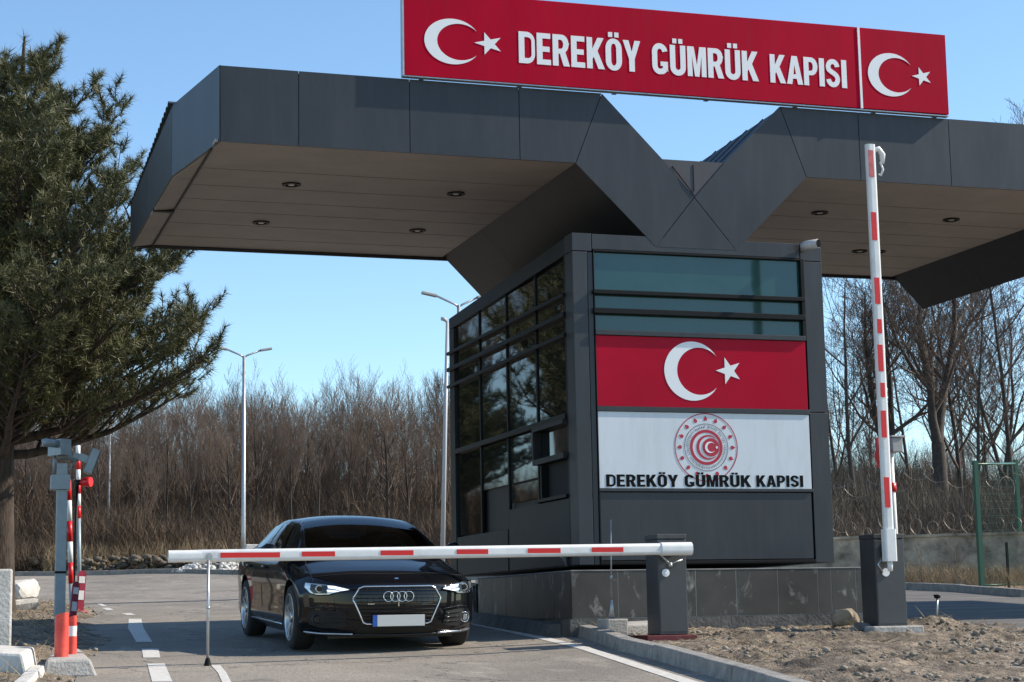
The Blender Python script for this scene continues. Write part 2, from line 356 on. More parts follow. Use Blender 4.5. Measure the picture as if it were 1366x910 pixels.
# loose stones and litter
def rock_np(rr, c, s, flat=.6):
    ico = [(0,0,-1),(.72,-.53,-.45),(-.28,-.85,-.45),(-.89,0,-.45),(-.28,.85,-.45),(.72,.53,-.45),(.28,-.85,.45),(-.72,-.53,.45),(-.72,.53,.45),(.28,.85,.45),(.89,0,.45),(0,0,1)]
    R = Matrix.Rotation(rr.uniform(0, 6.28), 3, 'Z')
    return [tuple(R@Vector((p[0]*s*rr.uniform(.7,1.3), p[1]*s*rr.uniform(.6,1.1), p[2]*s*flat*rr.uniform(.7,1.2)))+Vector(c)) for p in ico]
ICOF = [(0,1,2),(1,0,5),(0,2,3),(0,3,4),(0,4,5),(1,5,10),(2,1,6),(3,2,7),(4,3,8),(5,4,9),(1,10,6),(2,6,7),(3,7,8),(4,8,9),(5,9,10),(6,10,11),(7,6,11),(8,7,11),(9,8,11),(10,9,11)]
def gravel(name, spots, m, kind='stuff'):
    V = []; F = []
    for rr, c, s in spots:
        k = len(V); V += rock_np(rr, c, s); F += [tuple(i+k for i in q) for q in ICOF]
    o = fastmesh(name, V, F, m); tag(o, kind=kind); return o
rr = random.Random(11); sp = []
for i in range(9000):
    y = rr.uniform(9.5, 18.0); kx = float(np.interp(y, [7.5,10.2,12.53,14.85,16.0,18.35], [4.9,5.3,5.68,6.0,6.12,6.52]))+.18
    x = kx+rr.random()**.8*(11.2-kx)
    if fbm(x+9, y, 1.1, 3) < .02+.1*rr.random(): continue
    s = .007+.032*rr.random()**5
    sp.append((rr, (x, y, G(x,y)+h_isl(x,y)+s*.2), s))
for i in range(1100):
    y = rr.uniform(12, 30); kx = float(np.interp(y, [12,15.2,17.8,21.7,25.5,27.7,30], [1.0,1.19,1.48,1.86,2.02,2.48,2.6])); x = kx+.15-rr.random()*2.2; s = .006+.03*rr.random()**4
    sp.append((rr, (x, y, G(x,y)+h_verge(x,y)+s*.2), s))
o = gravel('gravel', sp, mat('dull_pebbles', (.09,.075,.058), .9, 0, col2=(.34,.29,.23), vscale=2.5)); tag(o, 'loose pebbles scattered over the dirt', 'gravel')
# dead grass stalks and twigs lying about
V = []; F = []
def blade(p, d, L, wd):
    p = Vector(p); d = Vector(d).normalized(); s_ = d.cross(Vector((rr.uniform(-1,1), rr.uniform(-1,1), rr.uniform(-1,1)))).normalized()*wd
    k = len(V); V.extend([tuple(p-s_), tuple(p+s_), tuple(p+d*L)]); F.append((k, k+1, k+2))
for i in range(3800):
    y = rr.uniform(10, 18); kx = float(np.interp(y, [7.5,10.2,12.53,14.85,16.0,18.35], [4.9,5.3,5.68,6.0,6.12,6.52]))+.2
    x = kx+rr.random()*(11.0-kx)
    if fbm(x, y, .9, 2) < .0: continue
    blade((x, y, G(x,y)+h_isl(x,y)+.008), (rr.uniform(-1,1), rr.uniform(-1,1), rr.uniform(0,.35)), rr.uniform(.04,.22), .0035)
for i in range(2600):
    y = rr.uniform(14, 34); kx = float(np.interp(y, [12,15.2,17.8,21.7,25.5,27.7,30,34], [1.0,1.19,1.48,1.86,2.02,2.48,2.6,2.0])); x = kx-.1-rr.random()*2.5
    blade((x, y, G(x,y)+h_verge(x,y)), (rr.uniform(-1,1), rr.uniform(-1,1), rr.uniform(0,.6)), rr.uniform(.05,.3), .004)
M_straw = mat('dead_grass', (.17,.12,.07), .9, 0, col2=(.36,.28,.17), vscale=3)
o = fastmesh('dead_grass', V, F, M_straw); tag(o, 'dead grass stalks and twigs lying on the dirt', 'dead grass', kind='stuff')

# ------------------------------------------------------------------ lettering
def stroke(pts, t):
    P = [Vector(p) for p in pts]; Lh = []; Rh = []
    for i, p in enumerate(P):
        d0 = (p-P[i-1]).normalized() if i else None; d1 = (P[i+1]-p).normalized() if i < len(P)-1 else None
        d0 = d0 or d1; d1 = d1 or d0
        n0 = Vector((-d0.y, d0.x)); n1 = Vector((-d1.y, d1.x)); m_ = (n0+n1); m_.normalize(); k = t/2/max(.35, m_.dot(n0))
        Lh.append(p+m_*k); Rh.append(p-m_*k)
    return Lh+Rh[::-1]
def arc(cx, cy, rx, ry, a0, a1, n=10):
    return [(cx+rx*math.cos(math.radians(a0+(a1-a0)*i/n)), cy+ry*math.sin(math.radians(a0+(a1-a0)*i/n))) for i in range(n+1)]
def rring(x0, x1, y0, y1, rx, ry):
    return arc(x0+rx, y0+ry, rx, ry, 180, 270, 6)+arc(x1-rx, y0+ry, rx, ry, 270, 360, 6)+arc(x1-rx, y1-ry, rx, ry, 0, 90, 6)+arc(x0+rx, y1-ry, rx, ry, 90, 180, 6)
def glyph(ch):
    """(advance width, list of [outline, holes...]) in a cap height of 1"""
    s = .17; h = .15; w_ = .52
    if ch == 'D':
        return w_, [[[(0,0)]+arc(w_-.26,.3,.26,.3,-90,0)+arc(w_-.26,.7,.26,.3,0,90)+[(0,1)], [(s,h),(s,1-h)]+arc(w_-.24,.72,.24-s*.55,.13,90,0)+arc(w_-.24,.28,.24-s*.55,.13,0,-90)]]
    if ch == 'E': return .45, [[[(0,0),(.45,0),(.45,h),(s,h),(s,.42),(.41,.42),(.41,.42+h),(s,.42+h),(s,1-h),(.44,1-h),(.44,1),(0,1)]]]
    if ch == 'R': return .54, [[[(0,0),(s,0),(s,.40),(.24,.40),(.36,0),(.55,0),(.41,.43)]+arc(w_-.22,.71,.22,.29,-60,0,5)+arc(w_-.22,.71,.22,.29,0,90,8)+[(0,1)], [(s,.54),(s,1-h)]+arc(.27,.695,.09,.155,90,-90,8)]]
    if ch == 'P': return .52, [[[(0,0),(s,0),(s,.37)]+arc(w_-.24,.685,.24,.315,-90,90,14)+[(0,1)], [(s,.51),(s,1-h)]+arc(.27,.68,.09,.17,90,-90,8)]]
    if ch == 'K': return .56, [[[(0,0),(s,0),(s,.30),(.225,.41),(.385,0),(.58,0),(.345,.58),(.56,1),(.37,1),(s,.60),(s,1),(0,1)]]]
    if ch in 'OÖ':
        g_ = [[rring(0,.54,-.015,1.015,.26,.32), rring(s,.54-s,h-.02,1.02-h,.095,.17)[::-1]]]
        if ch == 'Ö': g_ += dots(.27)
        return .54, g_
    if ch == 'Y': return .54, [[[(.185,0),(.355,0),(.355,.40),(.56,1),(.38,1),(.27,.60),(.16,1),(-.02,1),(.185,.40)]]]
    if ch == 'G':
        c_ = arc(.27,.72,.185,.215,12,90,7)+arc(.26,.72,.175,.215,100,180,7)+arc(.26,.28,.175,.215,180,270,7)+[(.36,.08),(.455,.15)]
        return .56, [[[tuple(p) for p in stroke(c_, .165)]], [[(.30,.40),(.54,.40),(.54,.14),(.545,.10),(.47,.165),(.38,.19),(.38,.27),(.30,.27)]]]
    if ch in 'UÜ':
        c_ = [(.085,1),(.085,.3)]+arc(.27,.27,.185,.20,180,360,14)[1:-1]+[(.455,.3),(.455,1)]
        g_ = [[[tuple(p) for p in stroke(c_, s)]]]
        if ch == 'Ü': g_ += dots(.27)
        return .54, g_
    if ch == 'M': return .66, [[[(0,0),(.155,0),(.155,.74),(.26,0),(.40,0),(.505,.74),(.505,0),(.66,0),(.66,1),(.44,1),(.33,.34),(.22,1),(0,1)]]]
    if ch == 'A': return .58, [[[(0,0),(.175,0),(.21,.20),(.38,.20),(.415,0),(.595,0),(.395,1),(.20,1)], [(.235,.34),(.297,.74),(.357,.34)]]]
    if ch == 'I': return .18, [[[(0,0),(.18,0),(.18,1),(0,1)]]]
    if ch == 'S':
        c_ = arc(.265,.715,.175,.21,8,90,7)+arc(.265,.725,.18,.20,100,215,9)+[(.265,.515)]+arc(.26,.285,.18,.205,55,-80,10)+arc(.265,.28,.18,.20,-95,-175,7)
        return .53, [[[tuple(p) for p in stroke(c_, .158)]]]
def dots(cx): return [[[(cx-.17,1.08),(cx-.045,1.08),(cx-.045,1.22),(cx-.17,1.22)]], [[(cx+.045,1.08),(cx+.17,1.08),(cx+.17,1.22),(cx+.045,1.22)]]]
def flat(b, loops, fn, y, thick=.003):
    vs = [Vector((p[0], p[1], 0)) for lp in loops for p in lp]
    tri = tessellate_polygon([[Vector((p[0], p[1], 0)) for p in lp] for lp in loops])
    b.add([(fn(p)[0], y, fn(p)[1]) for p in vs], [tuple(t) for t in tri])
    k = 0
    for lp in loops:
        n = len(lp); A = [fn(p) for p in lp]
        b.add([(a, y, c) for a, c in A]+[(a, y+thick, c) for a, c in A], [(i, (i+1)%n, n+(i+1)%n, n+i) for i in range(n)])
def inset(poly, d):
    P = [Vector(p) for p in poly]; n = len(P); out = []; ar = sum(P[i].x*P[(i+1)%n].y-P[(i+1)%n].x*P[i].y for i in range(n)); sg = 1 if ar > 0 else -1
    for i in range(n):
        d0 = (P[i]-P[i-1]).normalized(); d1 = (P[(i+1)%n]-P[i]).normalized(); n0 = Vector((-d0.y, d0.x))*sg; n1 = Vector((-d1.y, d1.x))*sg
        m_ = (n0+n1).normalized(); out.append(tuple(P[i]+m_*d/max(.3, m_.dot(n0))))
    return out
def word(par, m, txt, x0, x1, z0, z1, y, gap=.07, bold=0):
    """one mesh per letter, its dots included"""
    adv = []; x = 0
    for ch in txt:
        w_, g_ = glyph(ch); adv.append((x, g_)); x += w_+gap
    tot = x-gap; k = (x1-x0)/tot
    for gx, g_ in adv:
        b = MB()
        for q, loops in enumerate(g_):
            lp2 = [inset(lp, (-bold if n_ == 0 else bold)) for n_, lp in enumerate(loops)] if bold else loops
            flat(b, lp2, lambda p: (x0+(gx+p[0])*k, z0+p[1]*(z1-z0)), y-.0003*q, .004)
        b.build('letter', m, par, fix=False)
def crescent(b, cx, cz, rx, rz, y):
    off, ri = .25, .8
    xi = (1-ri*ri+off*off)/(2*off); a0 = math.degrees(math.acos(xi)); ai = math.degrees(math.acos((xi-off)/ri))
    lp = arc(cx, cz, rx, rz, a0, 360-a0, 48)+arc(cx+off*rx, cz, rx*ri, rz*ri, 360-ai, ai, 48)[1:-1]
    flat(b, [lp], lambda p: p, y)
def star(b, cx, cz, rx, rz, y, rot=180):
    lp = []
    for i in range(10):
        q = 1 if i % 2 == 0 else .385; a = math.radians(rot+36*i); lp.append((cx+rx*q*math.cos(a), cz+rz*q*math.sin(a)))
    flat(b, [lp], lambda p: p, y)
def ring(b, cx, cz, r1, r2, y, n=64):
    flat(b, [arc(cx, cz, r1, r1, 0, 360, n)[:-1], arc(cx, cz, r2, r2, 360, 0, n)[:-1]], lambda p: p, y, .001)
def disc(b, cx, cz, r1, y, n=40, rz=None): flat(b, [arc(cx, cz, r1, rz or r1, 0, 360, n)[:-1]], lambda p: p, y, .001)

# ------------------------------------------------------------------ canopy
YF, YB = 18.2, 23.64
can = thing('entrance_canopy', (8.03, 20.9, 3.95), 'wide dark grey winged canopy with V shaped folds resting on the glass booth', 'canopy')
b = MB()
front = [(2.86,5.62),(6.955,5.62),(7.655,4.925),(8.415,4.925),(9.125,5.62),(13.90,5.62),(14.06,5.46),(14.22,5.62),(22,5.62),(22,5.12),(14.80,5.12),(14.06,4.38),(13.57,4.87),(9.405,4.87),(8.50,3.962),(7.565,3.962),(6.66,4.87),(2.86,4.87)]
back = [(2.86,5.06),(7.52,5.06),(7.78,4.8),(8.29,4.8),(8.56,5.06),(13.90,5.06),(14.06,4.9),(14.22,5.06),(22,5.20),(22,5.12),(14.80,5.12),(14.06,4.38),(13.57,4.87),(9.405,4.87),(8.50,3.962),(7.565,3.962),(6.66,4.87),(2.86,4.87)]
vs = [(x, YF+.022, z) for x, z in front]+[(x, YB, z) for x, z in back]; n_ = len(front)
def capfaces(poly, off, flip):
    t = tessellate_polygon([[Vector((x, z, 0)) for x, z in poly]]); return [tuple(off+i for i in q) for q in t]
b.add(vs, [tuple(range(n_)), tuple(range(2*n_-1, n_-1, -1))]+[(i, n_+i, n_+(i+1)%n_, (i+1)%n_) for i in range(n_)])
b.build('canopy_body', M_panel_d, can)
FP = [[(2.78,5.645),(3.60,5.645),(3.60,4.835),(2.79,4.835)], [(3.60,5.645),(4.79,5.645),(4.79,4.835),(3.60,4.835)], [(4.79,5.645),(6.01,5.645),(6.01,4.835),(4.79,4.835)],
 [(6.01,5.645),(6.97,5.645),(6.645,4.835),(6.01,4.835)], [(6.97,5.645),(7.66,4.95),(8.03,4.53),(7.554,3.95),(6.645,4.835)], [(7.554,3.95),(8.03,4.53),(8.52,3.95)],
 [(9.12,5.645),(9.42,4.835),(8.52,3.95),(8.03,4.53),(8.41,4.95)], [(9.12,5.645),(10.11,5.645),(10.11,4.835),(9.42,4.835)],
 [(10.11,5.645),(11.29,5.645),(11.29,4.835),(10.11,4.835)], [(11.29,5.645),(12.47,5.645),(12.47,4.835),(11.29,4.835)], [(12.47,5.645),(13.90,5.645),(13.56,4.835),(12.47,4.835)],
 [(13.90,5.645),(14.06,5.48),(14.22,5.645),(14.56,4.835),(14.06,4.36),(13.56,4.835)]]+[[(14.22+i*1.2,5.645),(15.42+i*1.2,5.645),(15.42+i*1.2,4.835),((14.56 if i == 0 else 14.22+i*1.2),4.835)] for i in range(6)]
for i, p in enumerate(FP):
    b = MB(); q = inset(p, .004)
    if len(q) == 6:
        tri = tessellate_polygon([[Vector((x, z, 0)) for x, z in q]]); n = 6
        b.add([(x, YF, z) for x, z in q]+[(x, YF+.02, z) for x, z in q], [tuple(t) for t in tri]+[(k, (k+1)%n, n+(k+1)%n, n+k) for k in range(n)])
    else: b.xz(q, YF, YF+.02)
    b.build('fascia_panel', M_panel, can)
b = MB(); b.xz([(7.66,4.945),(8.41,4.945),(8.035,4.535)], YF+.010, YF+.021); b.build('gusset_panel', mat('faded_slate_cladding', (.058,.055,.062), .5, .2, var=.1, vscale=3), can)
b = MB(); b.box(8.03,8.037,YF+.004,YF+.012,4.60,4.90); b.tube([(7.78,YF+.004,4.87),(7.93,YF-.004,4.68),(8.03,YF-.004,4.55)], .006, 5); b.build('cable', M_frame, can)
# end fascia (chamfer + long side, lower towards the back)
def plate(b, pts, nrm, t=.02):
    nv = Vector(nrm).normalized()*t; b.prism([Vector(p) for p in pts], [Vector(p)+nv for p in pts])
b = MB(); plate(b, [(2.775,18.205,4.835),(2.775,18.205,5.645),(2.50,19.80,5.64),(2.50,19.80,4.835)], (1,.17,0)); b.build('end_fascia', M_panel, can)
b = MB(); plate(b, [(2.498,19.806,4.835),(2.498,19.806,5.635),(2.475,21.95,5.49),(2.475,21.95,4.82)], (1,0,0)); b.build('end_fascia', M_panel, can)
b = MB(); plate(b, [(2.475,21.956,4.82),(2.475,21.956,5.49),(2.46,YB,5.345),(2.46,YB,4.79)], (1,0,0)); b.build('end_fascia', M_panel, can)
b = MB(); b.box(2.47, 14.0, YB, YB+.02, 4.80, 5.10); b.build('rear_fascia', M_panel, can)
# corrugated roof sheet whose ribs show along the left edge
b = MB(); nr = 22; V0 = []; V1 = []
for i in range(nr*4+1):
    y = 19.75+(YB-19.75)*i/(nr*4); q = [0,.035,.035,0][i % 4]; z = 5.65+(5.355-5.65)*(i/(nr*4))
    V0.append((2.455, y, z+q)); V1.append((7.3, y, z-.10+q))
n = len(V0); b.add(V0+V1, [(i, i+1, n+i+1, n+i) for i in range(n-1)]); b.build('roof_sheet', M_roofsheet, can, fix=False)
b = MB()
for i in range(12):
    y = 18.26+i*.36; z = 5.64-.105*(y-18.2)
    X = 9.13-(5.62-z); b = MB(); b.tube([(X+.005, y, z+.005), (8.44-.0*i, y, 4.95)], .012, 4); b.build('seam_rib', M_roofsheet, can)
# soffit: boards running along x
YS = [18.225,19.37,20.155,20.86,21.47,22.2,23.0,23.63]
for x0, x1 in ((2.78, 6.66), (9.40, 13.565)):
    for a, c in zip(YS, YS[1:]):
        b = MB(); xa = x0-.04 if x0 < 3 else x0
        if x0 < 3: b.xz([(xa,4.842),(x1-.012,4.842),(x1-.04,4.872),(xa,4.872)], a+.012, c-.012)
        else: b.box(x0+.012, x1-.012, a+.012, c-.012, 4.842, 4.868)
        b.build('soffit_board', M_soffit, can)
b = MB(); plate(b, [(2.80,18.23,4.84),(2.745,19.9,4.84),(2.52,19.84,4.825)], (0,0,1), .015); plate(b, [(2.745,19.91,4.84),(2.745,23.6,4.84),(2.485,23.6,4.80),(2.52,19.85,4.822)], (0,0,1), .015); b.build('soffit_trim', M_soffit, can)
b = MB(); b.box(2.50,2.74,21.44,21.50,4.80,4.835); b.box(2.735,2.755,18.5,23.6,4.822,4.8415); b.build('soffit_bracket', M_panel_d, can)
for x0, x1 in ((2.76, 6.64), (9.42, 13.55)):
    for yy in YS[1:-1]:
        b = MB(); b.box(x0, x1, yy-.0115, yy+.0115, 4.846, 4.850); b.build('board_joint', M_seam, can)
# leg cladding seams
b = MB()
for (xa, za), (xb, zb) in (((6.66,4.86),(7.56,3.955)), ((13.57,4.86),(14.06,4.37))):
    for yy in (20.0, 21.85):
        b = MB(); b.add([(xa,yy,za-.003),(xa,yy+.006,za-.003),(xb,yy+.006,zb-.003),(xb,yy,zb-.003)], [(0,1,2,3)]); b.build('leg_joint', M_seam, can, fix=False)
dl = None
DLP = [(3.85,19.89),(3.87,21.95),(5.78,19.9),(5.87,21.98),(10.44,19.86),(12.28,19.85),(10.5,21.94),(12.39,21.93),(12.12,21.95),(15.9,19.86),(15.9,21.94)]
DLL = ['near recessed downlight at the left end of the left soffit','far recessed downlight at the left end of the left soffit','near recessed downlight close to the fold of the left soffit','far recessed downlight close to the fold of the left soffit',
 'recessed downlight in the right soffit left of the raised barrier arm','recessed downlight in the right soffit nearest the right frame edge','recessed downlight in the right soffit above the wall camera','recessed downlight in the right soffit just right of the raised arm','recessed downlight in the right soffit just left of the raised arm','recessed downlight in the next bay, nearer one','recessed downlight in the next bay, farther one']
M_dl = mat('downlight_reflector', (.45,.42,.36), .3, .5)
for i, (x, y) in enumerate(DLP):
    if i in (6, 9, 10): continue
    t = thing('downlight', (x, y, 4.842), DLL[i], 'downlight', 'recessed downlights in the canopy soffit')
    b = MB(); A = [(x+math.cos(a)*.105, y+math.sin(a)*.105) for a in np.linspace(0, 2*PI, 25)[:-1]]; B2 = [(x+math.cos(a)*.07, y+math.sin(a)*.07) for a in np.linspace(0, 2*PI, 25)[:-1]]
    n = 24; b.add([(p[0],p[1],4.841) for p in A]+[(p[0],p[1],4.826) for p in A]+[(p[0],p[1],4.826) for p in B2]+[(p[0],p[1],4.841) for p in B2], [(i+k*n, (i+1)%n+k*n, (i+1)%n+k*n+n, i+k*n+n) for k in range(3) for i in range(n)]); b.build('trim_ring', M_frame, t)
    b = MB(); b.add([(p[0],p[1],4.838) for p in B2], [tuple(range(n))]); b.build('lens', M_frame, t)
    b = MB(); b.tube([(x,y,4.836),(x,y,4.828)], [.04,.035], 12); b.build('bulb', M_dl, t)

# ------------------------------------------------------------------ red name board on the canopy
t = thing('name_board', (8.0, 18.15, 5.65), 'long red board with white lettering, crescents and stars standing on top of the canopy', 'sign board')
b = MB(); b.xz([(4.715,5.66),(10.105,5.668),(10.105,6.632),(4.715,6.612)], 18.12, 18.19); b.build('board', M_red, t, bevel=.004)
b = MB(); b.xz([(10.135,5.668),(11.257,5.672),(11.263,6.632),(10.135,6.632)], 18.12, 18.19); b.build('board', M_red, t, bevel=.004)
b = MB(); b.box(10.106, 10.134, 18.112, 18.16, 5.665, 6.632); b.build('divider', M_letter, t)
b = MB(); b.box(4.697,4.714,18.118,18.2,5.655,6.612); b.box(4.70,11.26,18.125,18.2,5.648,5.659); b.build('edge_frame', M_steel, t)
b = MB()
for x in (4.9,6.0,7.1,8.2,9.3,10.3,11.1): b.box(x,x+.05,18.2,18.25,5.65,6.55)
b.box(4.75,11.2,18.195,18.24,5.95,6.0); b.build('rear_frame', M_steel, t)
for wq in (('DEREKÖY', 5.995, 7.394, 5.893, 6.240), ('GÜMRÜK', 7.546, 8.823, 5.893, 6.230), ('KAPISI', 8.981, 9.94, 5.893, 6.218)): word(t, M_letter, *wq, 18.116, gap=.085, bold=.010)
b = MB(); crescent(b, 5.25, 6.068, .314, .252, 18.116); b.build('crescent', M_letter, t, fix=False)
b = MB(); star(b, 5.655, 6.075, .165, .13, 18.116); b.build('star', M_letter, t, fix=False)
b = MB(); crescent(b, 10.52, 6.093, .30, .258, 18.116); b.build('crescent', M_letter, t, fix=False)
b = MB(); star(b, 10.925, 6.10, .135, .115, 18.116); b.build('star', M_letter, t, fix=False)

# ------------------------------------------------------------------ booth
bo = thing('customs_booth', (8.1, 20.5, -.2), 'dark grey and glass booth under the canopy with flag and white name panels', 'booth')
FX0, FX1 = 6.58, 9.56; Y = 18.2
b = MB(); hp = [(18.30,.50),(23.08,.50),(23.08,3.88),(18.30,4.04)]; b.prism([(6.66,y,z) for y,z in hp],[(9.54,y,z) for y,z in hp]); b.build('core', M_panel_d, bo)
def fbox(name, x0, x1, z0, z1, y0=18.2, y1=18.30, m=M_panel, bev=.004, par=bo):
    b = MB(); b.box(x0, x1, y0, y1, z0, z1); return b.build(name, m, par, bevel=bev)
# corner columns and header in separate cladding cassettes
for z0, z1 in ((.505,2.155),(2.163,3.862)):
    fbox('corner_column', 9.335, 9.56, z0, z1)
fbox('corner_column', 6.58, 6.745, .505, 3.862, y1=18.45); fbox('corner_column', 6.753, 6.812, .505, 3.862, y0=18.206)
fbox('header_panel', 6.58, 6.80, 3.87, 4.065, y1=18.45); fbox('header_panel', 6.808, 9.29, 3.895, 4.062, y0=18.202); fbox('header_panel', 9.298, 9.56, 3.87, 4.06)
fbox('window_frame', 6.815, 9.333, 3.868, 3.89, y0=18.19, m=M_frame)
for z0, z1 in ((3.447,3.866),(3.247,3.398),(3.012,3.185)): fbox('front_window', 6.818, 9.285, z0, z1, y0=18.235, y1=18.26, m=M_glassT, bev=0)
for z0, z1 in ((3.400,3.445),(3.187,3.245)):
    fbox('louvre_bar', 6.80, 9.31, z0, z1, y0=18.15, y1=18.235, m=M_frame)
fbox('window_frame', 6.818, 9.31, 2.955, 3.01, y0=18.17, y1=18.24, m=M_panel)
fbox('window_frame', 9.287, 9.333, 2.96, 3.866, y0=18.185, y1=18.24, m=M_frame)
fbox('window_frame', 6.818, 9.333, 2.132, 2.186, y0=18.185, y1=18.24, m=M_panel); fbox('window_frame', 6.818, 9.333, 1.275, 1.308, y0=18.185, y1=18.24, m=M_panel)
fl = fbox('flag_panel', 6.828, 9.315, 2.188, 2.952, y0=18.20, y1=18.24, m=M_red2, bev=.002)
b = MB(); crescent(b, 7.94, 2.588, .333, .325, 18.196); b.build('crescent', M_letter, fl, fix=False)
b = MB(); star(b, 8.372, 2.60, .158, .155, 18.196); b.build('star', M_letter, fl, fix=False)
wp = fbox('name_panel', 6.828, 9.32, 1.31, 2.13, y0=18.20, y1=18.24, m=M_white, bev=.002)
for wq in (('DEREKÖY', 6.905, 7.722, 1.328, 1.455), ('GÜMRÜK', 7.807, 8.58, 1.330, 1.455), ('KAPISI', 8.655, 9.215, 1.332, 1.455)): word(wp, M_black, *wq, 18.1965, gap=.10, bold=.014)
M_emgrey = mat('emblem_dark_ring', (.10,.06,.08), .5); M_emgold = mat('emblem_pale', (.50,.44,.42), .5)
b = MB(); b.cur = 0; ex, ez = 8.072, 1.757
ring(b, ex, ez, .372, .362, 18.197)
for i in range(16):
    a = PI/2+i*2*PI/16; px, pz = ex+.308*math.cos(a), ez+.308*math.sin(a)
    lp = [(px+.021*math.cos(q), pz+.021*math.sin(q)) for q in np.linspace(a+.6, a+2*PI-.6, 12)]+[(px+.036*math.cos(a), pz+.036*math.sin(a))]
    flat(b, [lp], lambda p: p, 18.197, .001)
ring(b, ex, ez, .192, .160, 18.197); disc(b, ex+.055, ez, .10, 18.1965)
lp = arc(ex+.02, ez, .135, .135, 50, 310, 30)+arc(ex+.035, ez, .118, .118, 310, 50, 30); flat(b, [lp], lambda p: p, 18.1975, .001)
b.cur = 1; ring(b, ex, ez, .258, .252, 18.197)
rq = random.Random(5)
for i in range(70):
    a = 2*PI*i/70; 
    if rq.random() < .12: continue
    l0, l1 = .205+.01*rq.random(), .238-.012*rq.random(); da = .018
    flat(b, [[(ex+l0*math.cos(a-da), ez+l0*math.sin(a-da)), (ex+l0*math.cos(a+da), ez+l0*math.sin(a+da)), (ex+l1*math.cos(a+da*.6), ez+l1*math.sin(a+da*.6)), (ex+l1*math.cos(a-da*.6), ez+l1*math.sin(a-da*.6))]], lambda p: p, 18.197, .001)
b.cur = 2; crescent(b, ex+.045, ez, .062, .062, 18.1945); star(b, ex+.123, ez, .022, .022, 18.1945)
b.build('emblem', [M_emred, M_emgrey, M_letter], wp, fix=False)
fbox('lower_panel', 6.83, 9.315, .545, 1.27, y0=18.205, y1=18.25, bev=.006)
fbox('sill_rail', 6.815, 9.333, .505, .538, y0=18.19, y1=18.25, m=M_frame)
fbox('window_frame', 6.814, 6.826, .54, 3.866, y0=18.19, y1=18.25, m=M_frame)
# left side: columns of glass behind horizontal louvres
SX = 6.58; YC = [18.50,19.55,20.66,21.78,22.86]
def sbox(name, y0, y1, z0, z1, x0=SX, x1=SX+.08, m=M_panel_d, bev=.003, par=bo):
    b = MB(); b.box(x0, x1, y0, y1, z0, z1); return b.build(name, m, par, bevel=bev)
sbox('side_post', 18.452, 18.498, .505, 3.866, m=M_frame); sbox('side_post', 22.862, 23.08, .505, 3.745)
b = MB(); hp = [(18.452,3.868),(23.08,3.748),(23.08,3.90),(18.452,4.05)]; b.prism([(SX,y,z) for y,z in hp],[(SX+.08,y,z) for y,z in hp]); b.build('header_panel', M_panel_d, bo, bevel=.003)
for z0, z1 in ((3.45,3.80),(3.24,3.41),(3.01,3.19),(2.15,2.97)):
    for a, c in zip(YC, YC[1:]): sbox('side_window', a+.02, c-.02, z0, z1, x0=SX+.035, x1=SX+.06, m=M_glassD, bev=0)
for a, c in zip(YC[1:3], YC[2:4]):
    sbox('side_window', a+.02, c-.02, 1.53, 2.06, x0=SX+.035, x1=SX+.06, m=M_glassD, bev=0)
for a, c in zip(YC[2:], YC[3:]): sbox('side_window', a+.02, c-.02, 1.02, 2.08, x0=SX+.032, x1=SX+.057, m=M_glassD, bev=0) if a > 21 else None
sbox('side_window', 19.57, 20.64, 1.30, 1.50, x0=SX+.035, x1=SX+.06, m=M_glassD, bev=0)
sbox('sliding_window', 18.53, 19.50, 1.72, 2.03, x0=SX+.05, x1=SX+.07, m=M_glassD, bev=0)
b = MB(); b.box(SX-.05, SX+.05, 18.50, 19.55, 2.03, 2.075); b.box(SX-.05, SX+.05, 18.50, 19.55, 1.655, 1.715); b.box(SX-.05, SX+.05, 19.51, 19.55, 1.716, 2.029); b.build('window_hood', M_panel_d, bo)
b = MB(); b.box(SX+.06, SX+.075, 18.52, 19.50, 1.27, 1.65); b.build('open_hatch', M_seam, bo)
b = MB(); b.box(SX-.03, SX+.06, 19.30, 19.34, 1.28, 1.64); b.box(SX-.03, SX+.06, 18.50, 19.55, 1.235, 1.27); b.build('hatch_frame', M_frame, bo)
for yv in YC[1:-1]: sbox('mullion', yv-.02, yv+.02, .51 if yv > 20 else 1.23, 3.866, x0=SX+.018, x1=SX+.055, m=M_frame)
for z0, z1 in ((3.41,3.45),(3.19,3.24),(2.97,3.01)): sbox('louvre_bar', 18.46, 23.12, z0, z1, x0=SX-.03, x1=SX+.034, m=M_frame)
sbox('louvre_bar', 18.50, 22.86, 2.08, 2.14, x0=SX-.02, x1=SX+.05, m=M_frame)
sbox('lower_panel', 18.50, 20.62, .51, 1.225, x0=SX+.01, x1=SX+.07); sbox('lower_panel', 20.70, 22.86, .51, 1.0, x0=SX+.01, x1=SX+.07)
b = MB(); b.tube([(6.575,18.6,.50),(6.56,18.6,.60),(6.53,18.58,.63),(6.50,18.56,.60)], .016, 6); b.tube([(6.57,18.62,.56),(6.57,18.62,.68)], .03, 8); b.build('socket', M_steel, bo)
# right side and back cladding
b = MB(); b.box(9.541, 9.56, 18.302, 23.08, .505, 3.88); b.build('side_cladding', M_panel, bo)
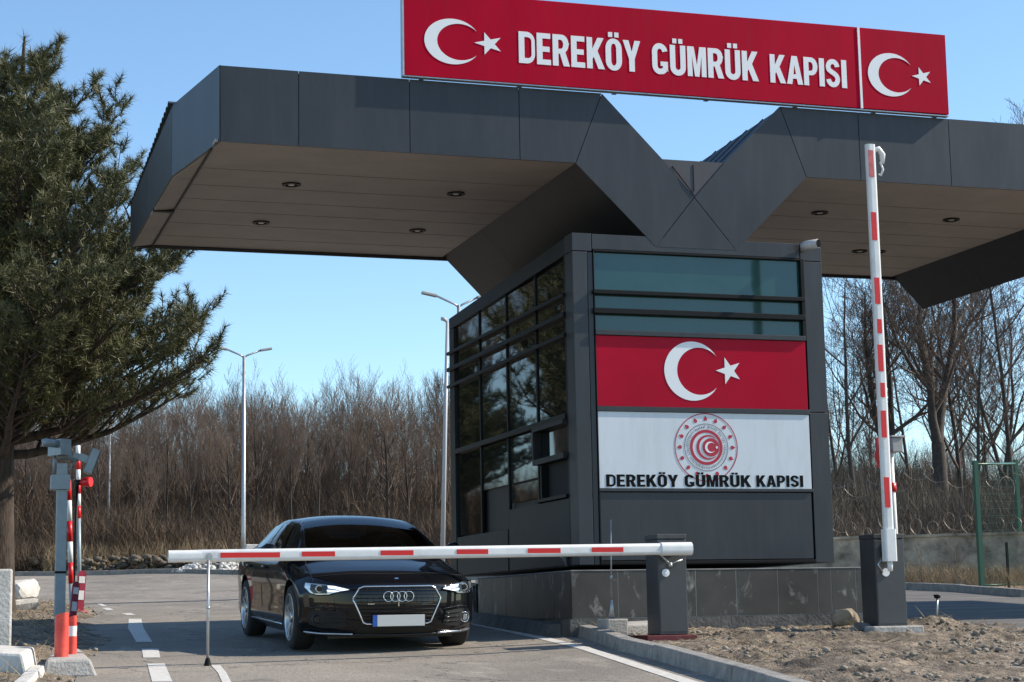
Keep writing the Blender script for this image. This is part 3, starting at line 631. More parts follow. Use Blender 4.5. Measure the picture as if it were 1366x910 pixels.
# granite plinth: tiles round a concrete core
pl = thing('granite_plinth', (8.1, 20.0, -.3), 'dark granite tiled plinth with pale stains carrying the booth', 'plinth')
b = MB(); b.box(6.48, 9.74, 18.09, 21.4, -.45, .425); b.build('plinth_core', M_concD, pl)
TX = [6.43,6.95,7.42,7.83,8.30,8.79,9.27,9.43,9.73,9.80]
for a, c in zip(TX, TX[1:]):
    b = MB(); b.box(a+(.006 if a in (7.83,8.30) else .003), c-.003, 18.05, 18.088, -.05, .432); b.build('tile', M_tile, pl, bevel=.002)
M_grout = mat('pale_grout', (.36,.34,.31), .8, 0, var=.2, vscale=8)
b = MB(); b.box(6.44,9.79,18.0525,18.089,-.055,.428); b.build('grout', M_grout, pl)
TY = [18.05,18.6,19.15,19.7,20.3,20.85,21.42]
for a, c in zip(TY, TY[1:]):
    b = MB(); b.box(6.43, 6.468, a+(.04 if a < 18.1 else .003), c-.003, -.05, .432); b.build('tile', M_tile, pl, bevel=.002)
b = MB(); b.box(6.442,6.47,18.10,21.41,-.055,.428); b.build('grout', M_grout, pl)
b = MB(); b.box(6.425,9.80,18.045,21.42,.434,.447); b.build('coping', mat('pale_coping', (.22,.21,.20), .6, 0, var=.3, vscale=6), pl, bevel=.003)
b = MB(); b.box(6.40,9.78,18.02,21.42,-.45,-.058); b.build('footing', M_concD, pl)
b = MB(); b.box(6.50,8.4,21.75,23.2,-.3,.40); b.build('rear_plinth', M_tile, pl, bevel=.004)
b = MB(); b.box(6.47,6.56,21.78,23.1,-.1,.36); b.build('rear_panel', M_tile, pl)
b = MB(); b.box(6.46,6.60,21.44,21.62,.38,.43); b.build('bracket', M_steel, pl)
b = MB(); V_ = [(6.18,18.30),(6.40,18.30),(6.40,21.5),(6.28,21.5)]; b.prism([(x,y,G(x,y)-.05) for x,y in V_],[(x+(.10 if x<6.3 else 0),y,G(x,y)+.13) for x,y in V_]); b.build('side_kerb', M_concD, pl, bevel=.01)
t = thing('wall_camera', (9.42, 18.1, 4.03), 'small white bullet camera on the top right corner of the booth', 'camera')
b = MB(); b.tube([(9.33,18.21,4.00),(9.355,18.15,4.02)], .028, 12); b.build('mount', M_cctv, t)
b = MB(); b.tube([(9.30,18.16,4.028),(9.33,18.12,4.03),(9.42,17.99,4.03)], [.04,.052,.052], 16); b.build('housing', M_cctv, t)
b = MB(); b.tube([(9.42,17.99,4.03),(9.424,17.984,4.03)], [.046,.046], 16); b.build('lens', M_lens, t)

# ------------------------------------------------------------------ barriers
def cabinet(t, x0, x1, y0, y1, zb, zt):
    b = MB(); b.box(x0, x1, y0, y1, zb, zt-.05); b.build('cabinet', M_box, t, bevel=.008)
    b = MB(); b.box(x0-.004, x1+.004, y0-.004, y1+.004, zt-.048, zt); b.build('lid', M_box, t, bevel=.006)
    b = MB(); b.box(x0+.012, x1-.012, y0-.003, y0, zb+.03, zt-.07); b.build('door', mat('cabinet_door_grey', (.050,.052,.056), .42, .1, var=.1, vscale=4), t, bevel=.001)
t = thing('boom_barrier', (6.96, 16.75, -.27), 'grey barrier cabinet on a maroon plate, its white and red arm lowered', 'barrier')
cabinet(t, 6.81, 7.11, 16.60, 16.92, -.22, .75)
b = MB(); b.box(6.64, 7.16, 16.50, 17.0, -.36, -.222); b.build('base_plate', M_maroon, t, bevel=.006)
arm_a, arm_b = Vector((2.34,16.45,.567)), Vector((7.08,16.45,.601))
b = MB(); b.smooth = True
def rrect(b, a, c, hy, hz, rr_=.02, n=4):
    d = (c-a).normalized(); yv = Vector((0,1,0)) if abs(d.y) < .9 else Vector((1,0,0)); yv = (yv-d*yv.dot(d)).normalized(); zv = d.cross(yv)
    def loop(p): return [p+yv*px+zv*pz for px, pz in rring(-hy, hy, -hz, hz, rr_, rr_)]
    b.prism(loop(a), loop(c))
rrect(b, arm_a, arm_b, .04, .056, .035); am = b.build('arm', M_barw, t); am.modifiers.new('wn', 'WEIGHTED_NORMAL')
b = MB(); rrect(b, Vector((2.08,16.45,.565)), Vector((2.37,16.45,.567)), .044, .054, .04); b.build('arm_end', M_barw, t)
b = MB(); rrect(b, Vector((6.78,16.45,.599)), Vector((7.10,16.45,.601)), .052, .064, .05); b.build('arm_clamp', M_barw, t)
for k, (a, c) in enumerate(((2.535,3.07),(3.27,3.575),(4.0,4.31),(4.725,5.03),(5.42,5.745),(6.06,6.38))):
    z = .567+.034*(((a+c)/2)-2.34)/4.74; b = MB(); b.box(a, c, 16.406, 16.4095, z-.022, z+.024); b.build('red_sticker', M_stred, t)
b = MB(); b.tube([(2.43,16.40,.56),(2.43,16.392,.56)], [.032,.032], 16); b.tube([(2.43,16.392,.56),(2.43,16.384,.56)], [.014,.014], 8); b.build('hinge', M_steel, t)
b = MB(); b.tube([(2.43,16.42,.53),(2.43,16.43,-.365)], .013, 8); b.tube([(2.43,16.42,.1),(2.43,16.42,.12)], .018, 8); b.build('support_leg', M_steel, t)
b = MB(); b.tube([(2.43,16.43,-.33),(2.43,16.43,-.395),(2.43,16.43,-.405)], [.018,.035,.05], 12); b.build('foot', M_frame, t)
b = MB(); b.tube([(6.885,16.60,.375),(6.885,16.585,.375)], [.038,.038], 20); b.tube([(6.885,16.585,.375),(6.885,16.575,.375)], [.022,.018], 12); b.build('knob', M_letter, t)
b = MB(); b.tube([(6.83,16.55,.54),(6.925,16.57,.455)], .010, 6); b.tube([(6.925,16.57,.47),(6.925,16.56,.43)], .02, 8); b.tube([(6.925,16.58,.46),(7.06,16.58,.50)], .009, 6); b.build('bracket', M_steel, t)
b = MB(); b.tube([(6.96,16.45,.60),(6.96,16.60,.60)], .05, 16); b.build('pivot', M_frame, t)

t = thing('boom_barrier', (9.5, 17.05, -.2), 'dark grey barrier cabinet at the right end of the plinth with its arm raised upright', 'barrier')
cabinet(t, 9.33, 9.67, 16.88, 17.2, -.19, .755)
b = MB(); b.box(9.20, 9.78, 16.74, 17.25, -.32, -.185); b.build('base_slab', M_conc, t, bevel=.015)
b = MB(); rrect(b, Vector((9.455,16.80,.60)), Vector((9.455,16.80,4.86)), .040, .052, .03); am = b.build('arm', M_barw, t)
b = MB(); rrect(b, Vector((9.455,16.80,.47)), Vector((9.455,16.80,.80)), .05, .066, .02); b.tube([(9.455,16.8,.37),(9.455,16.8,.47)], [.025,.03], 10); b.build('arm_clamp', M_barw, t)
M_stfade = mat('faded_red_sticker', (.50,.10,.10), .5, 0, var=.3, vscale=14)
for k, (a, c) in enumerate(((4.50,4.79),(3.82,4.12),(3.14,3.42),(2.83,2.98),(2.43,2.71),(2.16,2.31),(1.74,2.02),(1.02,1.33))):
    wd = .026 if k in (3,5) else .030; b = MB(); x = 9.445 if k in (3,5) else 9.438; b.box(x-wd, x+wd, 16.7555, 16.7595, a, c)
    s_ = b.build('red_sticker', M_stfade if k == 0 else M_stred, t)
    if k == 0: s_['label'] = 'faded red sticker at the tip of the raised arm'
b = MB(); b.tube([(9.50,16.80,4.80),(9.555,16.80,4.82),(9.60,16.8,4.76),(9.595,16.8,4.66)], [.03,.034,.034,.022], 10); b.tube([(9.57,16.8,4.68),(9.60,16.8,4.6),(9.57,16.8,4.53),(9.55,16.8,4.55)], .012, 6); b.build('tip_hook', M_barw, t)
b = MB(); b.tube([(9.44,16.88,.36),(9.44,16.862,.36)], [.042,.042], 18); b.build('knob', M_letter, t)
b = MB(); b.tube([(9.40,16.86,.50),(9.35,16.86,.44),(9.40,16.855,.36)], .009, 6); b.build('bracket', M_steel, t)
b = MB(); b.tube([(9.455,16.80,.62),(9.455,16.88,.62)], .05, 16); b.build('pivot', M_frame, t)

t = thing('whip_antenna', (6.58, 17.3, -.2), 'thin grey antenna rod with a white cone foot beside the lowered barrier cabinet', 'antenna')
b = MB(); b.tube([(6.585,17.3,.15),(6.60,17.3,.93)], [.008,.005], 6); b.tube([(6.588,17.3,.33),(6.589,17.3,.37)], .013, 8); b.build('rod', M_steel, t)
b = MB(); b.tube([(6.58,17.3,-.06),(6.585,17.3,.06),(6.586,17.3,.13)], [.034,.018,.010], 14); b.build('cone_foot', M_steel, t)
b = MB(); b.box(6.48,6.70,17.15,17.45,-.34,-.06); b.build('block', M_conc, t, bevel=.012)
b = MB(); V_ = [(6.72,17.35),(7.2,17.45),(7.2,17.9),(6.6,17.9)]; b.prism([(x,y,G(x,y)-.05) for x,y in V_],[(x+.03,y,G(x,y)+.14) for x,y in V_]); tag(b.build('concrete_lump', M_conc, None, loc=(6.9,17.7,-.25), bevel=.02), 'broken low concrete lump behind the lowered barrier cabinet', 'concrete lump')

# stones by the raised barrier
def boulder(name, c, s, m, label, cat, seed, cuts=0):
    bm = bmesh.new(); bmesh.ops.create_icosphere(bm, subdivisions=3, radius=1)
    for v in bm.verts:
        d = v.co.copy(); k = 1+.35*noise.noise(d*1.1+Vector((seed,0,0)))+.10*noise.noise(d*3+Vector((0,seed,0)))
        v.co = Vector((max(-.8, min(.8, d.x*k)), max(-.8, min(.8, d.y*k)), max(-.6, min(.75, d.z*k)))); v.co = Vector((v.co.x*s[0], v.co.y*s[1], v.co.z*s[2]))
    me = bpy.data.meshes.new(name); bm.to_mesh(me); bm.free(); me.materials.append(m)
    o = bpy.data.objects.new(name, me); C.objects.link(o); o.location = c; o.rotation_euler = (0, .1, seed); return tag(o, label, cat)
boulder('field_stone', (9.29,17.5,-.10), (.17,.13,.125), M_stone, 'tan boulder leaning against the plinth next to the raised barrier', 'stone', 2.2)
boulder('field_stone', (9.24,17.02,-.20), (.12,.09,.065), mat('grey_stone', (.12,.12,.115), .9, 0, var=.3, vscale=8, bump=.5, bscale=20), 'flat grey stone between the tan boulder and the raised barrier', 'stone', .4)
t = thing('pull_cord_stub', (10.32, 17.4, -.1), 'small capped metal stub sticking out of the dirt right of the raised barrier', 'stub')
b = MB(); b.tube([(10.32,17.4,-.15),(10.34,17.4,.10)], .012, 8); b.build('stem', M_steel, t)
b = MB(); b.tube([(10.34,17.4,.09),(10.34,17.4,.13)], [.03,.042], 12); b.build('cap', M_frame, t)

# ------------------------------------------------------------------ car (black saloon), local coordinates: x across, y from nose to tail, z up
M_paint = mat('black_car_paint', (.002,.0025,.004), .5, 0, coat=.75, spec=.05)
M_cglass = mat('car_glass', (.006,.007,.008), .02, 0, spec=.9)
M_plast = mat('black_plastic', (.008,.008,.009), .45)
M_gloss = mat('gloss_black', (.006,.006,.007), .1)
M_tyre = mat('tyre_rubber', (.018,.017,.016), .85, 0, var=.3, vscale=8)
M_alloy = mat('alloy_wheel', (.42,.43,.45), .3, .9)
M_hlh = mat('headlamp_reflector', (.42,.45,.50), .2, .8)
M_drl = mat('daylight_strip', (.9,.92,.95), .25, 0, emit=(.85,.92,1.0,.9))
M_hlg = bpy.data.materials.new('headlamp_glass')
M_plate = mat('plate_white', (.60,.60,.58), .4); M_eu = mat('plate_blue', (.01,.09,.42), .4)
car = thing('black_car', (4.37, 17.25, G(4.37, 17.25)), 'glossy black saloon car waiting behind the lowered barrier arm', 'car', rot=(math.atan(.045), 0, math.radians(0)))
L = 4.45
def sm(a, b_, x): t_ = max(0, min(1, (x-a)/(b_-a))); return t_*t_*(3-2*t_)
def ip(x, xs_, ys_): return float(np.interp(x, xs_, ys_))
def spl(x, xs_, ys_):
    """smooth interpolation (catmull-rom)"""
    i = max(0, min(len(xs_)-2, int(np.searchsorted(xs_, x))-1)); x0, x1 = xs_[i], xs_[i+1]; t_ = max(0, min(1, (x-x0)/(x1-x0)))
    def sl_(j):
        if j <= 0: return (ys_[1]-ys_[0])/(xs_[1]-xs_[0])
        if j >= len(xs_)-1: return (ys_[-1]-ys_[-2])/(xs_[-1]-xs_[-2])
        return (ys_[j+1]-ys_[j-1])/(xs_[j+1]-xs_[j-1])
    m0, m1 = sl_(i)*(x1-x0), sl_(i+1)*(x1-x0); t2, t3 = t_*t_, t_**3
    return (2*t3-3*t2+1)*ys_[i]+(t3-2*t2+t_)*m0+(-2*t3+3*t2)*ys_[i+1]+(t3-t2)*m1
def top_z(y): return spl(y, [0,.10,.22,.5,.9,1.2,1.35,2.0,3.0,3.6,3.95,4.35,4.45], [.66,.735,.785,.845,.915,.955,.965,.955,.965,.985,1.01,.985,.95])
def nose_y(a, z): return .42*abs(a)**3.4+ip(z, [.16,.22,.32,.45,.58,.66,.72,.78], [.10,.045,.02,.0,.012,.035,.085,.16])
def tail_y(a, z): return L-.22*abs(a)**3-ip(z, [.2,.35,.6,.8,.95,1.0], [.12,.03,0,.03,.07,.12])
def half_w(y, z):
    wb = spl(y, [0,.25,.6,1.2,2.2,3.2,3.9,4.45], [.80,.865,.893,.898,.898,.896,.885,.83])
    k = spl(z, [.16,.28,.42,.55,.68,.80,.90,1.02], [.955,.985,.985,.992,1.0,.985,.945,.86])
    return wb*k
def body_pt(a, b_, c):
    """a across -1..1, b along 0..1, c height 0..1"""
    y_lin = b_*L
    zt = top_z(y_lin)
    crown = 1-.10*abs(a)**2.2*(.5 if 1.3 < y_lin < 3.7 else .62)
    zt = zt*1.0-(.055*abs(a)**2.6)
    zb = .155+.02*sm(.6, 0, y_lin)
    z = zb+(zt-zb)*c
    y = nose_y(a, z)*(1-b_)**1.0+(tail_y(a, z))*b_ if True else 0
    wdt = half_w(min(max(y, 0), L), z)
    return Vector((a*wdt, y, z))
NA, NB, NC = 28, 64, 16
bm = bmesh.new(); gv = {}
def gp_(i, j, k):
    if (i, j, k) not in gv:
        a = -1+2*i/NA; b_ = j/NB; c = k/NC
        # bunch grid lines towards the nose and the edges
        a = math.copysign(1-(1-abs(a))**1.35, a); p = body_pt(a, b_, c)
        # rounding of the shoulder edge
        if c > .82 and abs(a) > .8: 
            q = (c-.82)/.18*(abs(a)-.8)/.2; p.z -= .035*q*q; p.x *= 1-.02*q*q
        if c < .15 and abs(a) > .85: p.x *= 1-.04*(1-c/.15)
        gv[(i,j,k)] = bm.verts.new(p)
    return gv[(i,j,k)]
def quad(*q):
    try: bm.faces.new([gp_(*t_) for t_ in q])
    except ValueError: pass
for i in range(NA):
    for j in range(NB):
        quad((i,j,0),(i,j+1,0),(i+1,j+1,0),(i+1,j,0)); quad((i,j,NC),(i+1,j,NC),(i+1,j+1,NC),(i,j+1,NC))
    for k in range(NC):
        quad((i,0,k),(i+1,0,k),(i+1,0,k+1),(i,0,k+1)); quad((i,NB,k),(i,NB,k+1),(i+1,NB,k+1),(i+1,NB,k))
for j in range(NB):
    for k in range(NC):
        quad((0,j,k),(0,j,k+1),(0,j+1,k+1),(0,j+1,k)); quad((NA,j,k),(NA,j+1,k),(NA,j+1,k+1),(NA,j,k+1))
bmesh.ops.recalc_face_normals(bm, faces=bm.faces)
for q in bm.faces: q.smooth = True
me = bpy.data.meshes.new('body'); bm.to_mesh(me); bm.free(); me.materials.append(M_paint); me.materials.append(M_plast)
body = bpy.data.objects.new('body', me); C.objects.link(body); body.parent = car
AX = (.86, 3.49)
# wheel arches
cb = MB()
for yw in AX:
    for s_ in (-1, 1):
        n = 40; A = [(s_*.60, yw+.365*math.cos(t_), .325+.365*math.sin(t_)) for t_ in np.linspace(0, 2*PI, n+1)[:-1]]; B2 = [(s_*1.1, p[1], p[2]) for p in A]
        cb.prism(A, B2)
cut = cb.build('cutter', M_plast, None, local=True)
bpy.context.view_layer.update()
md = body.modifiers.new('arch', 'BOOLEAN'); md.operation = 'DIFFERENCE'; md.solver = 'EXACT'; md.object = cut
cut.parent = car
bpy.context.view_layer.update()
dg = bpy.context.evaluated_depsgraph_get(); me2 = bpy.data.meshes.new_from_object(body.evaluated_get(dg)); body.modifiers.clear(); body.data = me2
bpy.data.objects.remove(cut, do_unlink=True)
for q in body.data.polygons:
    if q.area > 0: q.use_smooth = True
me2.materials.clear(); me2.materials.append(M_paint); me2.materials.append(M_plast)
for q in me2.polygons:
    q.material_index = 1 if (abs(q.center.x) <= .605 and abs(q.normal.x) > .9) or (abs(q.center.x) > .6 and min((Vector((q.center.y-yw, q.center.z-.325)).length for yw in AX)) < .3655 and abs(q.normal.x) < .6) else 0
    if q.material_index: q.use_smooth = False
sh = body.modifiers.new('wn', 'WEIGHTED_NORMAL'); sh.keep_sharp = True
me2.name = 'body'
# greenhouse
def gh(a, b_):
    """upper body surface: a across -1..1 (1 = side sill), b from windscreen base to rear window base"""
    y0, y1 = 1.12, 4.0
    y = y0+(y1-y0)*b_
    zc = spl(y, [1.12,1.5,1.85,2.1,2.45,2.9,3.3,3.7,4.0], [.955,1.165,1.288,1.322,1.338,1.325,1.272,1.13,1.00])
    base = top_z(y)-.03
    wr = spl(y, [1.12,1.5,1.9,2.3,3.0,3.5,4.0], [.70,.645,.585,.575,.565,.575,.62])  # half width at roof rail
    wb = spl(y, [1.12,1.5,2.0,3.0,3.6,4.0], [.80,.825,.845,.840,.80,.70])
    s_ = abs(a); sg = 1 if a >= 0 else -1
    if s_ < .62:
        q = s_/.62; x = wr*q; z = zc-.048*q**2.2*sm(1.12,2.0,y) - .02*q**2*(1-sm(1.12,2.0,y))
    else:
        q = (s_-.62)/.38; zr = zc-.048*sm(1.12,2.0,y)-.02*(1-sm(1.12,2.0,y)); q2 = q
        x = wr+(wb-wr)*(q2**.92); z = zr+(base-zr)*q2**1.12
    bulge = -.06*(1-(s_/.62)**2)*sm(1.9,1.12,y) if s_ < .62 else 0
    return Vector((sg*x, y+bulge, z))
def grid(fn, a0, a1, b0, b1, na, nb, off=0):
    V = []; F = []
    for j in range(nb+1):
        for i in range(na+1):
            V.append(fn(a0+(a1-a0)*i/na, b0+(b1-b0)*j/nb))
    if off:
        out = []
        for j in range(nb+1):
            for i in range(na+1):
                a = a0+(a1-a0)*i/na; b_ = b0+(b1-b0)*j/nb; e = 1e-3
                n_ = (fn(a+e, b_)-fn(a-e, b_)).cross(fn(a, b_+e)-fn(a, b_-e))
                n_ = n_.normalized() if n_.length > 1e-12 else Vector((0,0,1))
                c_ = Vector((0, 2.5, .6)); p = V[j*(na+1)+i]
                if n_.dot(p-c_) < 0: n_ = -n_
                out.append(p+n_*off)
        V = out
    for j in range(nb):
        for i in range(na): F.append((j*(na+1)+i, j*(na+1)+i+1, (j+1)*(na+1)+i+1, (j+1)*(na+1)+i))
    return V, F
def cpart(name, V, F, m, par=None, smooth=True, local=True):
    b = MB(); b.smooth = smooth; b.add(V, F); return b.build(name, m, par or car, local=True)
Vr = []; Fr = []
def addg(a0, a1, b0, b1, na, nb):
    V_, F_ = grid(gh, a0, a1, b0, b1, na, nb); k = len(Vr); Vr.extend(V_); Fr.extend([tuple(i+k for i in q) for q in F_])
for (b0, b1, nb, win) in ((0,.015,1,0),(.015,.315,16,1),(.315,.80,20,0),(.80,.985,10,1),(.985,1,1,0)):
    for (a0, a1, na, mid) in ((-1,-.585,12,0),(-.585,.585,24,1),(.585,1,12,0)):
        if not (win and mid): addg(a0, a1, b0, b1, na, nb)
b = MB(); b.smooth = True; b.add(Vr, Fr); ro = b.build('roof', M_paint, car, local=True)
bm = bmesh.new(); bm.from_mesh(ro.data); bmesh.ops.remove_doubles(bm, verts=bm.verts[:], dist=.0004); bmesh.ops.recalc_face_normals(bm, faces=bm.faces[:]); bm.to_mesh(ro.data); bm.free()
sd_ = ro.modifiers.new('sd', 'SOLIDIFY'); sd_.thickness = .02; sd_.offset = -1
M_wsg = bpy.data.materials.new('tinted_windscreen_glass'); M_wsg.use_nodes = True; n_ = M_wsg.node_tree.nodes; l_ = M_wsg.node_tree.links; n_.clear()
gl_ = n_.new('ShaderNodeBsdfGlossy'); gl_.inputs['Roughness'].default_value = .02; tr_ = n_.new('ShaderNodeBsdfTransparent'); tr_.inputs[0].default_value = (.42,.46,.45,1)
fn_ = n_.new('ShaderNodeFresnel'); fn_.inputs[0].default_value = 1.5; mx_ = n_.new('ShaderNodeMixShader'); o_ = n_.new('ShaderNodeOutputMaterial')
l_.new(fn_.outputs[0], mx_.inputs[0]); l_.new(tr_.outputs[0], mx_.inputs[1]); l_.new(gl_.outputs[0], mx_.inputs[2]); l_.new(mx_.outputs[0], o_.inputs[0])
V_, F_ = grid(gh, -.590, .590, .012, .318, 24, 16, .003); cpart('windscreen', V_, F_, M_wsg)
M_seat = mat('seat_cloth', (.035,.033,.032), .8, 0, var=.2, vscale=10)
def soft(name, c, s_, m, par=car):
    bm = bmesh.new(); bmesh.ops.create_cube(bm, size=2); 
    for v in bm.verts: v.co = Vector((v.co.x*s_[0], v.co.y*s_[1], v.co.z*s_[2]))+Vector(c)
    bmesh.ops.bevel(bm, geom=bm.edges[:], offset=min(s_)*.6, segments=4, affect='EDGES')
    for q in bm.faces: q.smooth = True
    me = bpy.data.meshes.new(name); bm.to_mesh(me); bm.free(); me.materials.append(m); o = bpy.data.objects.new(name, me); C.objects.link(o); o.parent = par; return o
for sx_ in (-.36,.36):
    st = soft('front_seat', (sx_,2.35,.92), (.23,.07,.20), M_seat); soft('headrest', (sx_,2.38,1.15), (.12,.05,.075), M_seat, st)
soft('rear_seat', (0,3.28,.93), (.60,.07,.16), M_seat); soft('dashboard', (0,1.42,.955), (.70,.14,.03), M_plast)
b = MB(); A = [Vector((.36,1.78,.95))+Vector((.18*math.cos(t_), .05*math.sin(t_), .17*math.sin(t_))) for t_ in np.linspace(0, 2*PI, 25)]; b.tube(A, .014, 6, cap=False); b.build('steering_wheel', M_plast, car, local=True)
soft('rear_mirror', (0,1.80,1.20), (.11,.015,.03), M_plast)
V_, F_ = grid(gh, -.590, .590, .797, .988, 16, 10, .003); cpart('rear_window', V_, F_, M_wsg)
for s_ in (-1, 1):
    for (b0, b1, c0, c1) in ((.175,.485,.34,.465),(.505,.78,.505,.73)):
        def fn(a, t_, b0=b0, b1=b1, s_=s_):
            lo = b0; hi = b1
            if b0 < .3: lo = b0+.135*(1-(a-.68)/.26) 
            if b1 > .7: hi = b1-.06*(1-(a-.68)/.26)
            return gh(s_*a, lo+(hi-lo)*t_)
        V_, F_ = grid(fn, .685, .94, 0, 1, 6, 12, .006); cpart('side_window', V_, F_, M_cglass)
    def fr(a, t_, s_=s_): return gh(s_*a, .10+.76*t_)
    V_, F_ = grid(fr, .955, .985, 0, 1, 2, 24, .008); cpart('window_trim', V_, F_, M_gloss)
# interior hints seen through the glass are dark; mirrors, wipers
for s_ in (-1, 1):
    mv = MB(); mv.smooth = True
    P_ = [Vector((s_*(.90+.0), 1.50, .965)), Vector((s_*.95,1.50,.975)), Vector((s_*1.00,1.52,.98)), Vector((s_*1.045,1.55,.975))]; mv.tube(P_, [.035,.062,.066,.035], 14)
    for k in range(len(mv.v)):
        p = mv.v[k]; mv.v[k] = (p[0], 1.52+(p[1]-1.52)*1.1, .975+(p[2]-.975)*1.0)
    m_ = mv.build('door_mirror', M_paint, car, local=True)
    b = MB(); b.tube([(s_*.83,1.48,.93),(s_*.91,1.50,.95)], .022, 6); b.build('mirror_arm', M_plast, m_, local=True)
# panel offsets on the front: point on nose surface
def nz_(x, z, off=.004):
    a = x/ (half_w(.1, z)); a = max(-1, min(1, a)); 
    lo_ = nose_y(a, z); wdt = half_w(lo_, z); a = max(-1, min(1, x/wdt)); y = nose_y(a, z)
    return Vector((x, y-off, z))
def npatch(name, outline, m, off=.004, par=None, thick=.0, fill=True):
    """patch following the nose surface: outline in (x,z)"""
    tri = tessellate_polygon([[Vector((x, z, 0)) for x, z in outline]])
    bm = bmesh.new(); vs = [bm.verts.new((x, z, 0)) for x, z in outline]
    for t_ in tri:
        try: bm.faces.new([vs[i] for i in t_])
        except ValueError: pass
    x0, x1 = min(p[0] for p in outline), max(p[0] for p in outline); z0, z1 = min(p[1] for p in outline), max(p[1] for p in outline)
    k = max(2, int((x1-x0)/.04))
    for i in range(1, k): bmesh.ops.bisect_plane(bm, geom=bm.verts[:]+bm.edges[:]+bm.faces[:], plane_co=(x0+(x1-x0)*i/k,0,0), plane_no=(1,0,0))
    k = max(2, int((z1-z0)/.04))
    for i in range(1, k): bmesh.ops.bisect_plane(bm, geom=bm.verts[:]+bm.edges[:]+bm.faces[:], plane_co=(0,z0+(z1-z0)*i/k,0), plane_no=(0,1,0))
    for v in bm.verts: v.co = nz_(v.co.x, v.co.y, off)
    for q in bm.faces:
        q.normal_update(); q.smooth = True
        if q.normal.y > 0: q.normal_flip()
    me = bpy.data.meshes.new(name); bm.to_mesh(me); bm.free(); me.materials.append(m)
    o = bpy.data.objects.new(name, me); C.objects.link(o); o.parent = par or car; return o
def nline(name, pts, rad, m, off=.006, par=None, n=6, closed=False, res=.03):
    P_ = []
    pts = list(pts)+([pts[0]] if closed else [])
    for (xa, za), (xb, zb) in zip(pts, pts[1:]):
        k = max(1, int(math.hypot(xb-xa, zb-za)/res))
        for i in range(k): P_.append(nz_(xa+(xb-xa)*i/k, za+(zb-za)*i/k, off))
    P_.append(nz_(*pts[-1], off)); b = MB(); b.tube(P_, rad, n); return b.build(name, m, par or car, local=True)
# bonnet crease lines and shut line
def top_pt(a, y, off=.002):
    p = body_pt(a, 0, 1)
    lo_, hi = 0, 1
    for _ in range(30):
        mid = (lo_+hi)/2; q = body_pt(a, mid, 1)
        if q.y < y: lo_ = mid
        else: hi = mid
    q = body_pt(a, lo_, 1); return q+Vector((0,0,off))
b = MB()
for s_ in (-1, 1):
    b.tube([top_pt(s_*(.86-.06*t_), .36+.80*t_, .001) for t_ in np.linspace(0, 1, 10)], .0035, 4)
b.tube([top_pt(a, .36-.0+.10*(abs(a)/.86)**3 - .16*(1-abs(a)/.86)**.5*.9, .001) for a in np.linspace(-.86, .86, 24)], .0035, 4)
b.build('bonnet_gap', M_seam, car, local=True)
def side_pt(s_, y, z, off=.002): return Vector((s_*(half_w(y, z)+off), y, z))
b = MB()
for s_ in (-1, 1):
    for pts in ([(1.30,.24),(1.27,.5),(1.28,.75),(1.34,.92)], [(2.42,.24),(2.44,.6),(2.45,.94)], [(3.30,.75),(3.42,.85),(3.48,.96)], [(1.30,.24),(1.8,.225),(2.4,.225),(3.0,.24)]):
        b.tube([side_pt(s_, y, z, -.001) for y, z in pts], .004, 4)
b.build('door_gap', M_seam, car, local=True)
for s_ in (-1, 1):
    for yy in (2.12, 3.12):
        b = MB(); b.tube([side_pt(s_, yy, .79, .0), side_pt(s_, yy+.02, .795, .03), side_pt(s_, yy+.16, .80, .03), side_pt(s_, yy+.18, .80, .0)], .012, 8); b.build('door_handle', M_paint, car, local=True)
    b = MB(); b.tube([side_pt(s_, y, .235, .004) for y in (1.25,1.8,2.4,3.08)], .012, 6); b.build('sill_trim', M_hlh, car, local=True)
# grille
go = [(-.435,.515),(-.375,.615),(-.33,.632),(.33,.632),(.375,.615),(.435,.515),(.335,.290),(.30,.275),(-.30,.275),(-.335,.290)]
g_ = npatch('grille', go, M_gloss, .004)
fr_ = nline('grille_frame', go, .0085, M_chrome, .010, g_, n=8, closed=True)
b = MB()
for k in range(9):
    z = .305+k*.036; hw = np.interp(z, [.275,.29,.515,.615,.632], [.30,.335,.435,.375,.33])-.02
    P_ = [nz_(x, z, .010) for x in np.linspace(-hw, hw, 16)]; b.tube(P_, .0055, 4)
for x in np.linspace(-.36,.36,13): 
    zt_ = np.interp(abs(x), [.33,.375,.435], [.625,.60,.52]); zb_ = np.interp(abs(x), [.30,.335,.435], [.285,.30,.51]); b.tube([nz_(x, zb_, .007), nz_(x, (zb_+zt_)/2, .007), nz_(x, zt_, .007)], .003, 4)
b.build('grille_slats', M_plast, g_, local=True)
for k in range(4):
    cx = -.101+k*.0675; c = nz_(cx, .535, .024); A = [c+Vector((.0475*math.cos(t_), 0, .0475*math.sin(t_))) for t_ in np.linspace(0, 2*PI, 29)]; b = MB(); b.tube(A, .0052, 6, cap=False); b.build('emblem_ring', M_chrome, g_, local=True)
b = MB(); b.box(-.005,.005,-.022,-.01,.44,.487); b.build('sensor', M_chrome, g_, local=True)
b = MB(); b.box(-.30,-.275,-.004,.002,.462,.470); b.box(-.272,-.255,-.006,.0,.460,.470); b.box(-.252,-.235,-.006,.0,.462,.472); b.build('badge', M_chrome, g_, local=True)
pl_ = MB(); pl_.box(-.262,.262,-.026,-.018,.248,.365); plo = pl_.build('plate_holder', M_plast, car, local=True)
b = MB(); b.box(-.212,.255,-.031,-.0265,.254,.360); b.build('number_plate', M_plate, plo, local=True, bevel=.002)
b = MB(); b.box(-.256,-.2135,-.031,-.0265,.254,.360); b.build('blue_band', M_eu, plo, local=True)
M_dark = mat('intake_black', (.004,.004,.004), .7)
